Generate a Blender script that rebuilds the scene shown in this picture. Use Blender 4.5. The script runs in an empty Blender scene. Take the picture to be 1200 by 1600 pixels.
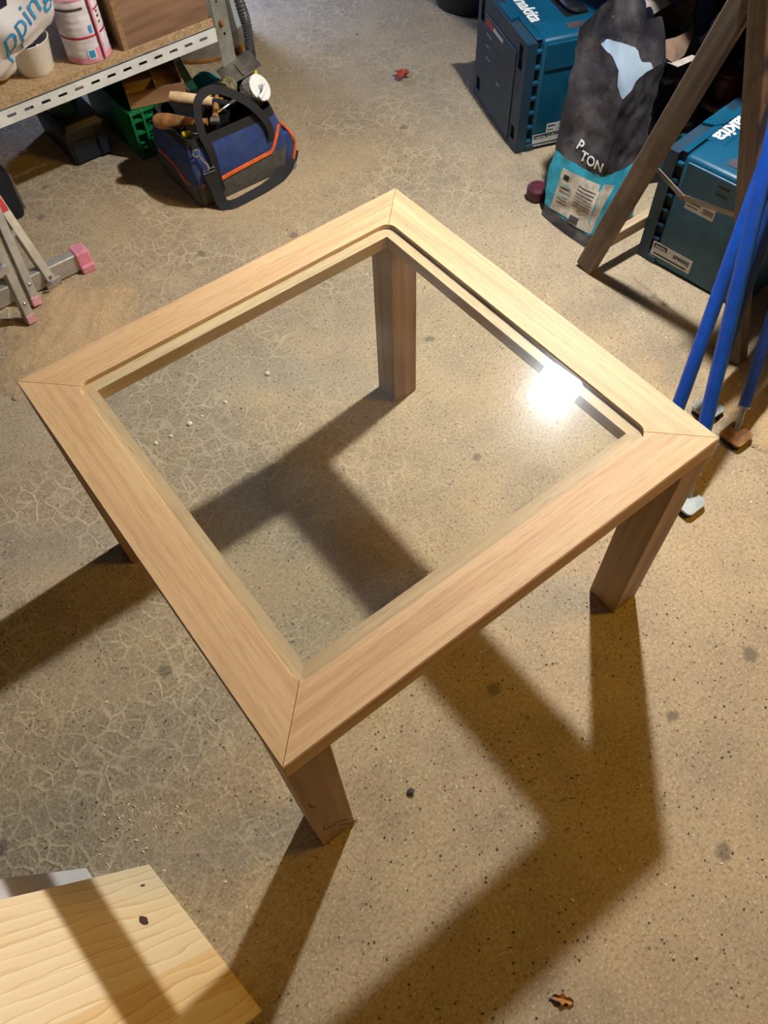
import bpy, bmesh, math, random
from mathutils import Vector, Matrix, noise
from mathutils.bvhtree import BVHTree
random.seed(7)
PI = math.pi
sc = bpy.context.scene
COL = sc.collection
V = Vector

# ------------------------------------------------------------------ camera
cam_d = bpy.data.cameras.new('camera'); cam = bpy.data.objects.new('camera', cam_d); COL.objects.link(cam)
cam_d.sensor_fit = 'VERTICAL'; cam_d.sensor_height = 36.0; cam_d.lens = 36.0 * 1216.7 / 1600.0
CAM = V((-0.40608, -0.65152, 1.42035))
cr, cd, cf = V((0.7919925, -0.6097384, -0.0310955)), V((-0.5283047, -0.6589097, -0.5354737)), V((0.3060098, 0.4405191, -0.8439792))
cam.matrix_world = Matrix(((cr.x, -cd.x, -cf.x, CAM.x), (cr.y, -cd.y, -cf.y, CAM.y), (cr.z, -cd.z, -cf.z, CAM.z), (0, 0, 0, 1)))
cam_d.clip_start = 0.02
sc.camera = cam

# ------------------------------------------------------------------ world and exposure
sc.view_settings.view_transform = 'Standard'; sc.view_settings.look = 'None'
sc.view_settings.gamma = 1.0; sc.view_settings.use_curve_mapping = False
sc.view_settings.exposure = 0.0
wd = bpy.data.worlds.new('World'); sc.world = wd; wd.use_nodes = True
bg = wd.node_tree.nodes['Background']; bg.inputs[0].default_value = (0.72, 0.74, 0.85, 1); bg.inputs[1].default_value = 0.032

LED_POS, LED_AIM, LED_STRENGTH, LED_HALF, LED_ROLL = V((1.09, 0.44, 1.64)), V((-0.42, -0.46, 0.0)), 3350.0, 0.074, 0.35

def lamp(name, loc, energy, color, radius):
    l = bpy.data.lights.new(name, 'POINT'); l.energy = energy; l.color = color; l.shadow_soft_size = radius
    o = bpy.data.objects.new(name, l); o.location = loc; COL.objects.link(o); return o
lamp('warm_bulb', (1.7, -1.25, 2.1), 92, (1.0, 0.56, 0.04), 0.30)
lamp('cool_back_lamp', (0.98, 2.44, 0.62), 30, (0.44, 0.57, 1.0), 0.08)

# ------------------------------------------------------------------ materials
def lin(c):
    return tuple(((x / 255) / 12.92 if x / 255 <= .04045 else ((x / 255 + .055) / 1.055) ** 2.4) for x in c) + (1,)
MATS = {}
class NT:
    def __init__(s, name):
        s.m = bpy.data.materials.new(name); s.m.use_nodes = True; s.t = s.m.node_tree; s.n = s.t.nodes; s.b = s.n['Principled BSDF']
        s.co = s.n.new('ShaderNodeTexCoord')
    def new(s, t, **k):
        n = s.n.new(t)
        for a, v in k.items(): setattr(n, a, v)
        return n
    def l(s, a, b): s.t.links.new(a, b)
    def mapping(s, scale=(1, 1, 1), loc=(0, 0, 0), rot=(0, 0, 0), src=None):
        m = s.new('ShaderNodeMapping'); m.inputs['Scale'].default_value = scale; m.inputs['Location'].default_value = loc; m.inputs['Rotation'].default_value = rot
        s.l(src or s.co.outputs['Object'], m.inputs['Vector']); return m.outputs[0]
    def noise(s, vec, scale, detail=4, rough=.55, dist=0):
        n = s.new('ShaderNodeTexNoise'); n.inputs['Scale'].default_value = scale; n.inputs['Detail'].default_value = detail
        n.inputs['Roughness'].default_value = rough; n.inputs['Distortion'].default_value = dist
        s.l(vec, n.inputs['Vector']); return n.outputs['Fac']
    def ramp(s, fac, stops, interp='LINEAR'):
        r = s.new('ShaderNodeValToRGB'); r.color_ramp.interpolation = interp
        e = r.color_ramp.elements
        while len(e) < len(stops): e.new(.5)
        for i, (p, c) in enumerate(stops):
            e[i].position = p; e[i].color = c if len(c) == 4 else lin(c)
        s.l(fac, r.inputs[0]); return r.outputs[0]
    def val(s, fac, a, b, v0=0., v1=1.):
        m = s.new('ShaderNodeMapRange'); m.inputs[1].default_value = a; m.inputs[2].default_value = b; m.inputs[3].default_value = v0; m.inputs[4].default_value = v1
        s.l(fac, m.inputs[0]); return m.outputs[0]
    def math(s, op, a, b):
        m = s.new('ShaderNodeMath', operation=op)
        for i, x in enumerate((a, b)):
            if isinstance(x, (int, float)): m.inputs[i].default_value = x
            else: s.l(x, m.inputs[i])
        return m.outputs[0]
    def mix(s, fac, a, b, blend='MIX'):
        m = s.new('ShaderNodeMix', data_type='RGBA', blend_type=blend)
        for sock, x in ((m.inputs[0], fac), (m.inputs[6], a), (m.inputs[7], b)):
            if isinstance(x, (int, float)): sock.default_value = x
            elif isinstance(x, tuple): sock.default_value = x if len(x) == 4 else lin(x)
            else: s.l(x, sock)
        return m.outputs[2]
    def bump(s, h, strength=.3, dist=.002):
        b = s.new('ShaderNodeBump'); b.inputs['Strength'].default_value = strength; b.inputs['Distance'].default_value = dist
        s.l(h, b.inputs['Height']); s.l(b.outputs[0], s.b.inputs['Normal'])
    def done(s, color=None, rough=None, metal=None):
        if color is not None:
            if isinstance(color, tuple): s.b.inputs['Base Color'].default_value = color if len(color) == 4 else lin(color)
            else: s.l(color, s.b.inputs['Base Color'])
        if rough is not None:
            if isinstance(rough, (int, float)): s.b.inputs['Roughness'].default_value = rough
            else: s.l(rough, s.b.inputs['Roughness'])
        if metal is not None: s.b.inputs['Metallic'].default_value = metal
        MATS[s.m.name] = s.m; return s.m

def plain(name, c, rough=.5, metal=0., var=.18, scale=25., bump=.0, dirt=None):
    t = NT(name); o = t.co.outputs['Object']
    f = t.noise(o, scale, 5, .6)
    hi = tuple(min(255, x * (1 + var)) for x in c); lo = tuple(x * (1 - var) for x in c)
    col = t.ramp(f, [(.3, lo), (.7, hi)])
    if dirt:
        g = t.noise(o, scale * .35, 6, .7)
        col = t.mix(t.val(g, .5, .72), col, dirt)
    if bump: t.bump(t.noise(o, scale * 3, 4), bump, .003)
    return t.done(col, rough, metal)

def wood(name, c_lo, c_mid, c_hi, sx=2.5, sy=70., rough=.55, bump=.12, ring=0.5, axis=0, dirt=None, dirt_amt=(.5, .75), pores=False):
    t = NT(name); o = t.co.outputs['Object']
    oi = t.new('ShaderNodeObjectInfo')
    sh = t.new('ShaderNodeVectorMath', operation='ADD'); sc_ = t.new('ShaderNodeVectorMath', operation='SCALE')
    comb = t.new('ShaderNodeCombineXYZ'); t.l(oi.outputs['Random'], comb.inputs[0]); t.l(oi.outputs['Random'], comb.inputs[1]); t.l(oi.outputs['Random'], comb.inputs[2])
    t.l(comb.outputs[0], sc_.inputs[0]); sc_.inputs['Scale'].default_value = 37.
    t.l(o, sh.inputs[0]); t.l(sc_.outputs[0], sh.inputs[1]); o = sh.outputs[0]
    s = [sy, sy, sy]; s[axis] = sx
    warp = t.noise(o, 3.5, 3)
    a = t.noise(t.mapping(tuple(s), src=o), 1.0, 6, .6, .25)
    s2 = [x * .16 for x in s]; s2[axis] = sx * .55
    b = t.noise(t.mapping(tuple(s2), src=o), 1.0, 3, .5, ring)
    f = t.math('ADD', t.math('MULTIPLY', a, .55), t.math('MULTIPLY', b, .45))
    col = t.ramp(f, [(.36, c_lo), (.5, c_mid), (.64, c_hi)])
    col = t.mix(t.val(warp, .35, .7, 0, .25), col, c_lo)
    if dirt: col = t.mix(t.val(t.noise(o, 9, 6, .7), *dirt_amt), col, dirt)
    if pores:
        pv = [620, 620, 620]; pv[axis] = 26
        col = t.mix(t.val(t.noise(t.mapping(tuple(pv), src=o), 1., 2, .5),   .56, .70, 0, .34), col, tuple(x * .62 for x in c_lo))
    t.bump(a, bump, .0015)
    return t.done(col, rough)

def pine(name, c_lo, c_mid, c_hi):
    t = NT(name); o = t.co.outputs['Object']
    oi = t.new('ShaderNodeObjectInfo'); comb = t.new('ShaderNodeCombineXYZ'); t.l(oi.outputs['Random'], comb.inputs[1])
    sc_ = t.new('ShaderNodeVectorMath', operation='SCALE'); sc_.inputs['Scale'].default_value = 9.; t.l(comb.outputs[0], sc_.inputs[0])
    sh = t.new('ShaderNodeVectorMath', operation='ADD'); t.l(o, sh.inputs[0]); t.l(sc_.outputs[0], sh.inputs[1]); o = sh.outputs[0]
    wv = t.new('ShaderNodeTexWave', wave_type='BANDS', bands_direction='Y', wave_profile='SAW'); wv.inputs['Scale'].default_value = 17
    wv.inputs['Distortion'].default_value = 9; wv.inputs['Detail'].default_value = 3; wv.inputs['Detail Scale'].default_value = .8; wv.inputs['Detail Roughness'].default_value = .6
    t.l(t.mapping((.16, 1, 1), src=o), wv.inputs['Vector'])
    fine = t.noise(t.mapping((4, 160, 160), src=o), 1., 4)
    f = t.math('ADD', t.math('MULTIPLY', wv.outputs['Fac'], .7), t.math('MULTIPLY', fine, .3))
    col = t.ramp(f, [(.12, c_hi), (.45, c_mid), (.70, c_mid), (.92, c_lo)])
    t.bump(fine, .05, .001); return t.done(col, .5)
def floor_mat():
    t = NT('floor_concrete'); o = t.co.outputs['Object']
    big = t.noise(o, 2.6, 5, .6)
    mid = t.noise(o, 11, 6, .65)
    fine = t.noise(o, 150, 4, .7)
    col = t.ramp(t.math('ADD', t.math('MULTIPLY', big, .6), t.math('MULTIPLY', mid, .4)), [(.34, (164, 147, 123)), (.5, (188, 167, 135)), (.66, (200, 178, 141))])
    g60 = t.noise(o, 70, 5, .75)
    col = t.mix(t.val(g60, .35, .65, 0, .4), t.mix(.20, col, (100, 84, 66)), col)
    # sawdust tint spreads
    sd = t.noise(t.mapping((1, 1, 1), (5, 2, 0)), 1.7, 5, .6)
    col = t.mix(t.val(sd, .5, .7, 0, .5), col, (194, 162, 112))
    # dark worn stains
    st = t.noise(t.mapping((1, 1, 1), (4.1, 2.7, 3)), 3.3, 6, .62)
    stain = t.val(st, .56, .72, 0, .42)
    col = t.mix(stain, col, (104, 92, 82))
    # dust filled crazing
    wv = t.new('ShaderNodeTexNoise'); wv.inputs['Scale'].default_value = 14; wv.inputs['Detail'].default_value = 3
    t.l(o, wv.inputs['Vector'])
    vs = t.new('ShaderNodeVectorMath', operation='SCALE'); vs.inputs['Scale'].default_value = .035
    t.l(wv.outputs['Color'], vs.inputs[0])
    va = t.new('ShaderNodeVectorMath', operation='ADD'); t.l(o, va.inputs[0]); t.l(vs.outputs[0], va.inputs[1])
    lines = None
    for s, w in ((25, .10), (44, .12)):
        vo = t.new('ShaderNodeTexVoronoi', feature='DISTANCE_TO_EDGE'); vo.inputs['Scale'].default_value = s
        t.l(va.outputs[0], vo.inputs['Vector'])
        q = t.val(vo.outputs[0], w * .25, w, 1, 0)
        lines = q if lines is None else t.math('MAXIMUM', lines, t.math('MULTIPLY', q, .5))
    # crazing on the trodden side of the floor, away from the bench end
    gx = t.new('ShaderNodeSeparateXYZ'); t.l(o, gx.inputs[0])
    side = t.math('ADD', t.math('MULTIPLY', gx.outputs[0], -.55), t.math('MULTIPLY', gx.outputs[1], .8))
    m1 = t.noise(t.mapping((1, 1, 1), (3, 3, 3)), 3.8, 4, .6)
    cm = t.math('MULTIPLY', t.val(m1, .38, .56), t.val(side, -.32, .25))
    lines = t.math('MULTIPLY', lines, t.math('MULTIPLY', cm, t.val(mid, .35, .6, .35, 1)))
    col = t.mix(t.math('MULTIPLY', cm, .30), col, (124, 108, 90))
    col = t.mix(t.math('MULTIPLY', lines, .7), col, (208, 190, 154))
    # grit
    col = t.mix(t.val(fine, .50, .68, 0, .55), col, (80, 64, 47))
    col = t.mix(t.val(t.noise(o, 210, 3, .6), .56, .68, 0, .5), col, (230, 211, 174))
    vo = t.new('ShaderNodeTexVoronoi'); vo.inputs['Scale'].default_value = 75; t.l(o, vo.inputs['Vector'])
    sep = t.new('ShaderNodeSeparateColor'); t.l(vo.outputs['Color'], sep.inputs[0])
    dot = t.math('MULTIPLY', t.val(vo.outputs['Distance'], .1, .2, 1, 0), t.math('GREATER_THAN', sep.outputs[0], .72))
    col = t.mix(t.math('MULTIPLY', dot, .75), col, (54, 46, 38))
    vo2 = t.new('ShaderNodeTexVoronoi'); vo2.inputs['Scale'].default_value = 9; t.l(va.outputs[0], vo2.inputs['Vector'])
    sp2 = t.new('ShaderNodeSeparateColor'); t.l(vo2.outputs['Color'], sp2.inputs[0])
    blot = t.math('MULTIPLY', t.val(t.math('ADD', vo2.outputs['Distance'], t.math('MULTIPLY', t.noise(o, 60, 4), .18)), .17, .24, 1, 0), t.math('GREATER_THAN', sp2.outputs[1], .72))
    col = t.mix(t.math('MULTIPLY', blot, .6), col, (74, 68, 64))
    h = t.math('ADD', t.math('MULTIPLY', fine, .5), t.math('ADD', t.math('MULTIPLY', lines, .6), t.math('MULTIPLY', mid, 1.0)))
    t.bump(h, .55, .004)
    return t.done(col, .93)

def glass_mat():
    m = bpy.data.materials.new('clear_glass'); m.use_nodes = True; t = m.node_tree; t.nodes.clear()
    N = t.nodes.new; L = t.links.new
    out = N('ShaderNodeOutputMaterial'); tr = N('ShaderNodeBsdfTransparent'); tr.inputs[0].default_value = (.974, .986, .972, 1)
    gl = N('ShaderNodeBsdfGlossy'); gl.inputs['Roughness'].default_value = .0; gl.inputs[0].default_value = (1, 1, 1, 1)
    hz = N('ShaderNodeBsdfGlossy'); hz.inputs['Roughness'].default_value = .22; hz.inputs[0].default_value = (.9, .95, 1, 1)
    df = N('ShaderNodeBsdfDiffuse'); df.inputs[0].default_value = (.75, .75, .7, 1)
    lw = N('ShaderNodeLayerWeight'); lw.inputs[0].default_value = .5
    pw = N('ShaderNodeMath'); pw.operation = 'POWER'; pw.inputs[1].default_value = 5; L(lw.outputs['Facing'], pw.inputs[0])
    ml = N('ShaderNodeMath'); ml.operation = 'MULTIPLY_ADD'; ml.inputs[1].default_value = .95; ml.inputs[2].default_value = .042; L(pw.outputs[0], ml.inputs[0])
    m1 = N('ShaderNodeMixShader'); L(ml.outputs[0], m1.inputs[0]); L(tr.outputs[0], m1.inputs[1]); L(gl.outputs[0], m1.inputs[2])
    co = N('ShaderNodeTexCoord'); nz = N('ShaderNodeTexNoise'); nz.inputs['Scale'].default_value = 7; nz.inputs['Detail'].default_value = 6; L(co.outputs['Object'], nz.inputs['Vector'])
    mr = N('ShaderNodeMapRange'); mr.inputs[1].default_value = .4; mr.inputs[2].default_value = .75; mr.inputs[3].default_value = .006; mr.inputs[4].default_value = .03; L(nz.outputs['Fac'], mr.inputs[0])
    m2 = N('ShaderNodeMixShader'); L(mr.outputs[0], m2.inputs[0]); L(m1.outputs[0], m2.inputs[1]); L(df.outputs[0], m2.inputs[2])
    m3 = N('ShaderNodeMixShader'); m3.inputs[0].default_value = .0022; L(m2.outputs[0], m3.inputs[1]); L(hz.outputs[0], m3.inputs[2])
    L(m3.outputs[0], out.inputs[0]); MATS[m.name] = m; return m

def emit(name, c, s):
    m = bpy.data.materials.new(name); m.use_nodes = True; t = m.node_tree; t.nodes.clear()
    e = t.nodes.new('ShaderNodeEmission'); e.inputs[0].default_value = c; e.inputs[1].default_value = s
    o = t.nodes.new('ShaderNodeOutputMaterial'); t.links.new(e.outputs[0], o.inputs[0]); return m

M = {}
M['floor'] = floor_mat()
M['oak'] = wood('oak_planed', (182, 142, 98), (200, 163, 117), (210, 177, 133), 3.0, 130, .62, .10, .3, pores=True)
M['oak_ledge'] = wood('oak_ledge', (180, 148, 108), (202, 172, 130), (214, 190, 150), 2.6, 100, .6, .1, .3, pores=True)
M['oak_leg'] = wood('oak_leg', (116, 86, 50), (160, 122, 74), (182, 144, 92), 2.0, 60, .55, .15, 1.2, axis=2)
M['glass'] = glass_mat()
M['pine'] = pine('pine_board', (206, 168, 114), (230, 206, 164), (236, 218, 182))
M['pine2'] = pine('pine_board_heartwood', (196, 150, 92), (222, 188, 136), (230, 204, 158))
M['knot'] = plain('pine_knot', (70, 46, 34), .7)
M['oldwood'] = wood('weathered_timber', (90, 77, 66), (122, 107, 93), (148, 132, 115), 2., 60, .8, .3, dirt=(84, 66, 50), axis=0)
M['benchwood'] = wood('bench_timber', (90, 77, 66), (122, 107, 93), (148, 132, 115), 2., 60, .8, .3, axis=1)
M['cutwood'] = wood('pale_timber', (150, 124, 92), (190, 166, 130), (210, 190, 156), 2., 60, .8, .2)
M['ply'] = wood('plywood_face', (100, 72, 52), (134, 102, 78), (156, 124, 98), 4., 40, .75, .12, 1.0)
M['plyedge'] = wood('plywood_edge', (120, 92, 60), (156, 124, 84), (176, 146, 104), 3., 160, .8, .1)
M['chipboard'] = plain('chipboard', (176, 148, 110), .85, 0, .20, 150, .4, dirt=(152, 122, 84))
M['shelfmetal'] = plain('painted_steel', (224, 227, 225), .45, 0, .05, 18, .05, dirt=(190, 188, 182))
M['galv'] = plain('galvanised_steel', (160, 164, 160), .42, .55, .15, 20, .05, dirt=(140, 128, 108))
M['rust'] = plain('rusty_steel', (140, 98, 58), .8, .2, .3, 40, .2)
M['dark'] = plain('dark_void', (12, 12, 14), .9)
M['black'] = plain('black_plastic', (24, 25, 30), .5, 0, .2, 30, .1, dirt=(52, 48, 44))
M['webbing'] = plain('black_webbing', (22, 22, 24), .8, 0, .2, 90, .3)
M['navyfab'] = plain('navy_nylon', (34, 58, 112), .75, 0, .18, 30, .35, dirt=(58, 74, 112))
M['greyfab'] = plain('grey_nylon', (80, 79, 76), .8, 0, .15, 45, .3)
M['orange'] = plain('orange_piping', (226, 104, 48), .6, 0, .12, 60)
M['teal'] = plain('case_teal', (0, 76, 104), .42, 0, .08, 12, .02, dirt=(46, 96, 118))
M['teal_d'] = plain('case_dark_teal', (30, 58, 76), .5, 0, .1, 15, .02, dirt=(62, 76, 84))
M['slot'] = plain('case_slot', (8, 14, 24), .6)  # near-black colour carries the shade of the case recesses
M['grey_slot'] = plain('case_latch_grey', (66, 62, 66), .6)
M['white'] = plain('white_print', (232, 232, 228), .5, 0, .04)
M['label'] = plain('sticker_white', (206, 206, 200), .5, 0, .06, 30)
M['ink'] = plain('black_ink', (20, 20, 22), .6)
M['red'] = plain('red_print', (190, 40, 48), .55)
M['blue'] = plain('blue_paint', (16, 70, 164), .38, 0, .1, 22, .05, dirt=(30, 70, 140))
M['blue_d'] = plain('blue_paint_worn', (26, 58, 124), .5, 0, .12, 22, .05)  # darker, duller blue for two of the stand legs
M['zinc'] = plain('zinc_plate', (176, 178, 176), .4, .7, .12, 30)
M['alu'] = plain('aluminium', (186, 184, 178), .42, .55, .08, 40, .03)
M['pink'] = plain('pink_rubber', (226, 142, 164), .6, 0, .1, 30)
M['pinkdust'] = plain('dusty_pink_rubber', (196, 146, 148), .75, 0, .12, 50)
M['blackpaper'] = plain('black_paper_sack', (48, 45, 48), .5, 0, .4, 16, .5, dirt=(112, 104, 102))
M['cyanpaper'] = plain('turquoise_sack', (52, 158, 180), .5, 0, .15, 20, .3, dirt=(40, 110, 126))
M['beigepaper'] = plain('printed_panel', (188, 176, 156), .6, 0, .12, 70, .1, dirt=(134, 124, 112))
M['brownpaper'] = plain('brown_kraft_paper', (112, 88, 70), .8, 0, .25, 18, .4)
M['cutpaper'] = plain('pale_paper_edge', (176, 164, 150), .75, 0, .15, 30, .3)
M['liner'] = plain('pale_blue_liner', (190, 206, 218), .45, 0, .06, 10)
M['plasticbag'] = plain('white_carrier_bag', (234, 232, 236), .38, 0, .04, 9, .4, dirt=(218, 208, 202))
M['lightblue'] = plain('light_blue_print', (52, 152, 210), .5)
M['navy'] = plain('navy_print', (26, 24, 48), .5)
M['tub'] = plain('off_white_plastic', (224, 220, 210), .4, 0, .06, 8)
M['canwhite'] = plain('tin_label_white', (226, 218, 224), .4, 0, .08, 40, dirt=(190, 186, 200))
M['canpink'] = plain('tin_label_pink', (222, 150, 168), .4, 0, .08, 40)
M['canred'] = plain('tin_label_red', (178, 36, 62), .4)
M['canbrown'] = plain('tin_seam', (90, 36, 40), .5)
M['green'] = plain('green_plastic', (18, 116, 62), .45, 0, .15, 20, .1)
M['green_d'] = plain('dark_green_plastic', (14, 62, 40), .5, 0, .15, 20)
M['traywood'] = wood('tray_wood', (116, 82, 54), (156, 116, 80), (180, 142, 102), 3, 60, .75, .15)
M['glove'] = plain('turquoise_fabric', (40, 140, 156), .9, 0, .2, 40, .5)
M['handle'] = wood('dark_wood_handle', (128, 84, 44), (172, 122, 70), (190, 142, 88), 3, 50, .45, .05)
M['palehandle'] = wood('pale_wood_handle', (200, 160, 110), (226, 192, 146), (238, 212, 172), 3, 50, .4, .05)
M['steel'] = plain('dull_steel', (132, 126, 118), .5, .6, .15, 25, .05, dirt=(104, 92, 80))
M['chrome'] = plain('bright_steel', (190, 190, 194), .25, .9, .05, 10)
M['hose'] = plain('grey_hose', (92, 94, 100), .32, .1, .1, 20)
M['yellow'] = plain('yellow_plastic', (222, 196, 30), .5)
M['cling'] = plain('wire_wool', (150, 148, 144), .4, .5, .5, 90, 1.0)
M['leafred'] = plain('dry_red_leaf', (170, 74, 50), .8, 0, .25, 60)
M['leafbrown'] = plain('dry_brown_leaf', (160, 108, 52), .8, 0, .25, 60)
M['stone'] = plain('dark_stone', (64, 64, 68), .8, 0, .3, 60, .3)
M['palechip'] = plain('pale_wood_chip', (236, 220, 184), .8, 0, .12, 200)
M['sawdust'] = plain('sawdust', (204, 170, 120), .95, 0, .22, 240, .9, dirt=(176, 144, 100))
M['whiteboard_m'] = plain('white_melamine', (210, 204, 200), .5, 0, .05, 10)
M['clothgrey'] = plain('grey_cloth', (52, 54, 66), .9, 0, .2, 30, .4)
M['maroon'] = plain('maroon_tin', (84, 30, 44), .5, 0, .15, 20)
M['paletan'] = plain('tan_plastic', (110, 84, 74), .6, 0, .15, 20)
M['darknavy'] = plain('dark_navy_plastic', (16, 22, 36), .5, 0, .2, 14, .1)
M['gravelbag'] = plain('dark_film', (20, 24, 36), .35, 0, .3, 12, .6)

# ------------------------------------------------------------------ mesh helpers
class MB:
    def __init__(s): s.bm = bmesh.new()
    def box(s, a, b, mat=None, bevel=0., seg=1):
        a, b = V(a), V(b); lo = V(map(min, a, b)); hi = V(map(max, a, b))
        r = bmesh.ops.create_cube(s.bm, size=1.0); vs = r['verts']
        for v in vs: v.co = V((lo.x + (v.co.x + .5) * (hi.x - lo.x), lo.y + (v.co.y + .5) * (hi.y - lo.y), lo.z + (v.co.z + .5) * (hi.z - lo.z)))
        if bevel:
            es = list({e for v in vs for e in v.link_edges})
            bv = bmesh.ops.bevel(s.bm, geom=es, offset=bevel, segments=seg, affect='EDGES', profile=.5)
            vs = list({v for f in bv['faces'] for v in f.verts} | {v for v in vs if v.is_valid})
        if mat is not None:
            for v in vs: v.co = mat @ v.co
        return s
    def bar(s, p0, p1, w, h, up=(0, 0, 1), bevel=0.):
        p0, p1 = V(p0), V(p1); x = (p1 - p0); L = x.length; x.normalize()
        y = V(up).cross(x); y.normalize(); z = x.cross(y)
        m = Matrix(((x.x, y.x, z.x, p0.x), (x.y, y.y, z.y, p0.y), (x.z, y.z, z.z, p0.z), (0, 0, 0, 1)))
        return s.box((0, -w / 2, -h / 2), (L, w / 2, h / 2), m, bevel)
    def loft(s, rings, cap0=True, cap1=True, closed=True):
        vr = [[s.bm.verts.new(V(p)) for p in r] for r in rings]; n = len(vr[0])
        for i in range(len(vr) - 1):
            for j in range(n if closed else n - 1):
                k = (j + 1) % n
                s.bm.faces.new((vr[i][j], vr[i][k], vr[i + 1][k], vr[i + 1][j]))
        if closed and cap0: s.bm.faces.new(vr[0][::-1])
        if closed and cap1: s.bm.faces.new(vr[-1])
        return s
    def lathe(s, prof, n=32, mat=None, cap0=True, cap1=True):
        rings = []
        for r, z in prof:
            ring = [V((r * math.cos(2 * PI * k / n), r * math.sin(2 * PI * k / n), z)) for k in range(n)]
            if mat is not None: ring = [mat @ p for p in ring]
            rings.append(ring)
        return s.loft(rings, cap0, cap1)
    def tube(s, pts, r, n=12, caps=True, flat=None, up=(0, 0, 1)):
        pts = [V(p) for p in pts]; rings = []; prev = None
        for i, p in enumerate(pts):
            t = (pts[min(i + 1, len(pts) - 1)] - pts[max(i - 1, 0)]).normalized()
            if prev is None:
                u = V(up).cross(t)
                if u.length < 1e-3: u = V((1, 0, 0)).cross(t)
            else: u = prev - t * prev.dot(t)
            u.normalize(); w = t.cross(u); prev = u
            rr = r[i] if isinstance(r, (list, tuple)) else r
            if flat:
                a, b = flat
                rings.append([p + u * sx * a / 2 + w * sy * b / 2 for sx, sy in ((1, 1), (-1, 1), (-1, -1), (1, -1))])
            else:
                rings.append([p + u * rr * math.cos(2 * PI * k / n) + w * rr * math.sin(2 * PI * k / n) for k in range(n)])
        return s.loft(rings, caps, caps)
    def prism(s, poly, z0, z1, mat=None):
        rings = [[V((x, y, z)) for x, y in poly] for z in (z0, z1)]
        if mat is not None: rings = [[mat @ p for p in r] for r in rings]
        return s.loft(rings)
    def disp(s, amp, freq, seed=0., axis=None):
        for v in s.bm.verts:
            n = noise.noise_vector(v.co * freq + V((seed, seed * 1.7, -seed)))
            v.co += n * amp
        return s
    def build(s, name, mat, parent=None, smooth=False, loc=None):
        bmesh.ops.recalc_face_normals(s.bm, faces=s.bm.faces)
        me = bpy.data.meshes.new(name); s.bm.to_mesh(me); s.bm.free()
        me.materials.append(mat if not isinstance(mat, str) else M[mat])
        if smooth:
            for p in me.polygons: p.use_smooth = True
            try: me.set_sharp_from_angle(angle=math.radians(38))
            except Exception: pass
        o = bpy.data.objects.new(name, me); COL.objects.link(o)
        if parent is not None: o.parent = parent
        if loc is not None: o.location = loc
        return o
def part(name, mat, parent, fn, smooth=False):
    m = MB(); fn(m); return m.build(name, mat, parent, smooth)
def bez(p, n):
    p = [V(q) for q in p]; out = []
    P = [p[0]] + p + [p[-1]]
    for i in range(1, len(P) - 2):
        for k in range(n):
            t = k / n; a, b, c, d = P[i - 1], P[i], P[i + 1], P[i + 2]
            out.append(.5 * ((2 * b) + (c - a) * t + (2 * a - 5 * b + 4 * c - d) * t * t + (3 * b - a - 3 * c + d) * t ** 3))
    out.append(p[-1]); return out
def tag(o, label, cat, group=None, kind=None):
    if label: o['label'] = label
    if cat: o['category'] = cat
    if group: o['group'] = group
    if kind: o['kind'] = kind
    return o
def thing(name, label, cat, loc=(0, 0, 0), rotz=0., group=None, mat=None):
    o = bpy.data.objects.new(name, None); COL.objects.link(o); o.empty_display_size = .05
    if mat is not None: o.matrix_world = mat
    else: o.location = loc; o.rotation_euler = (0, 0, rotz)
    return tag(o, label, cat, group)
def frame(o, x, y, z):
    x, y, z, o = V(x), V(y), V(z), V(o)
    return Matrix(((x.x, y.x, z.x, o.x), (x.y, y.y, z.y, o.y), (x.z, y.z, z.z, o.z), (0, 0, 0, 1)))
def text(name, s, size, mat, parent, mtx, ext=.0006, shear=0., offset=0., space=1., sx=1., proj=None):
    cu = bpy.data.curves.new(name, 'FONT'); cu.body = s; cu.size = size; cu.extrude = ext; cu.shear = shear; cu.offset = offset
    cu.space_character = space; cu.align_x = 'CENTER'; cu.align_y = 'CENTER'; cu.resolution_u = 3
    to = bpy.data.objects.new(name + '_tmp', cu); COL.objects.link(to)
    dg = bpy.context.evaluated_depsgraph_get(); me = bpy.data.meshes.new_from_object(to.evaluated_get(dg))
    bpy.data.objects.remove(to); bpy.data.curves.remove(cu)
    me.transform(mtx @ Matrix.Scale(sx, 4, (1, 0, 0)))
    if proj:
        bvh, d, off = proj
        bm = bmesh.new(); bm.from_mesh(me)
        bmesh.ops.subdivide_edges(bm, edges=[e for e in bm.edges if e.calc_length() > size * .12], cuts=2)
        bmesh.ops.triangulate(bm, faces=bm.faces)
        for v in bm.verts:
            h = bvh.ray_cast(v.co - d * .3, d)
            if h[0] is not None: v.co = h[0] - d * off
        bm.to_mesh(me); bm.free()
    me.materials.clear(); me.materials.append(M[mat])
    o = bpy.data.objects.new(name, me); COL.objects.link(o)
    if parent is not None: o.parent = parent
    return o
def rring(x0, x1, y0, y1, r, z, n=4):
    out = []
    for cx, cy, a0 in ((x1 - r, y1 - r, 0), (x0 + r, y1 - r, PI / 2), (x0 + r, y0 + r, PI), (x1 - r, y0 + r, 1.5 * PI)):
        for k in range(n + 1):
            a = a0 + PI / 2 * k / n; out.append(V((cx + r * math.cos(a), cy + r * math.sin(a), z)))
    return out

# ------------------------------------------------------------------ setting
fl = MB(); fl.box((-4, -4, -.12), (5, 5, 0)); fo = fl.build('floor', 'floor'); tag(fo, 'dusty concrete workshop floor with crazed dirt and sawdust', None, kind='structure')
bm_ = MB(); bm_.box((1.16, -1.2, 2.2), (1.26, 3.0, 2.36), bevel=.004); be = bm_.build('trim_1', 'oldwood'); tag(be, 'dark roof joist running over the workshop', None, kind='structure')

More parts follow.
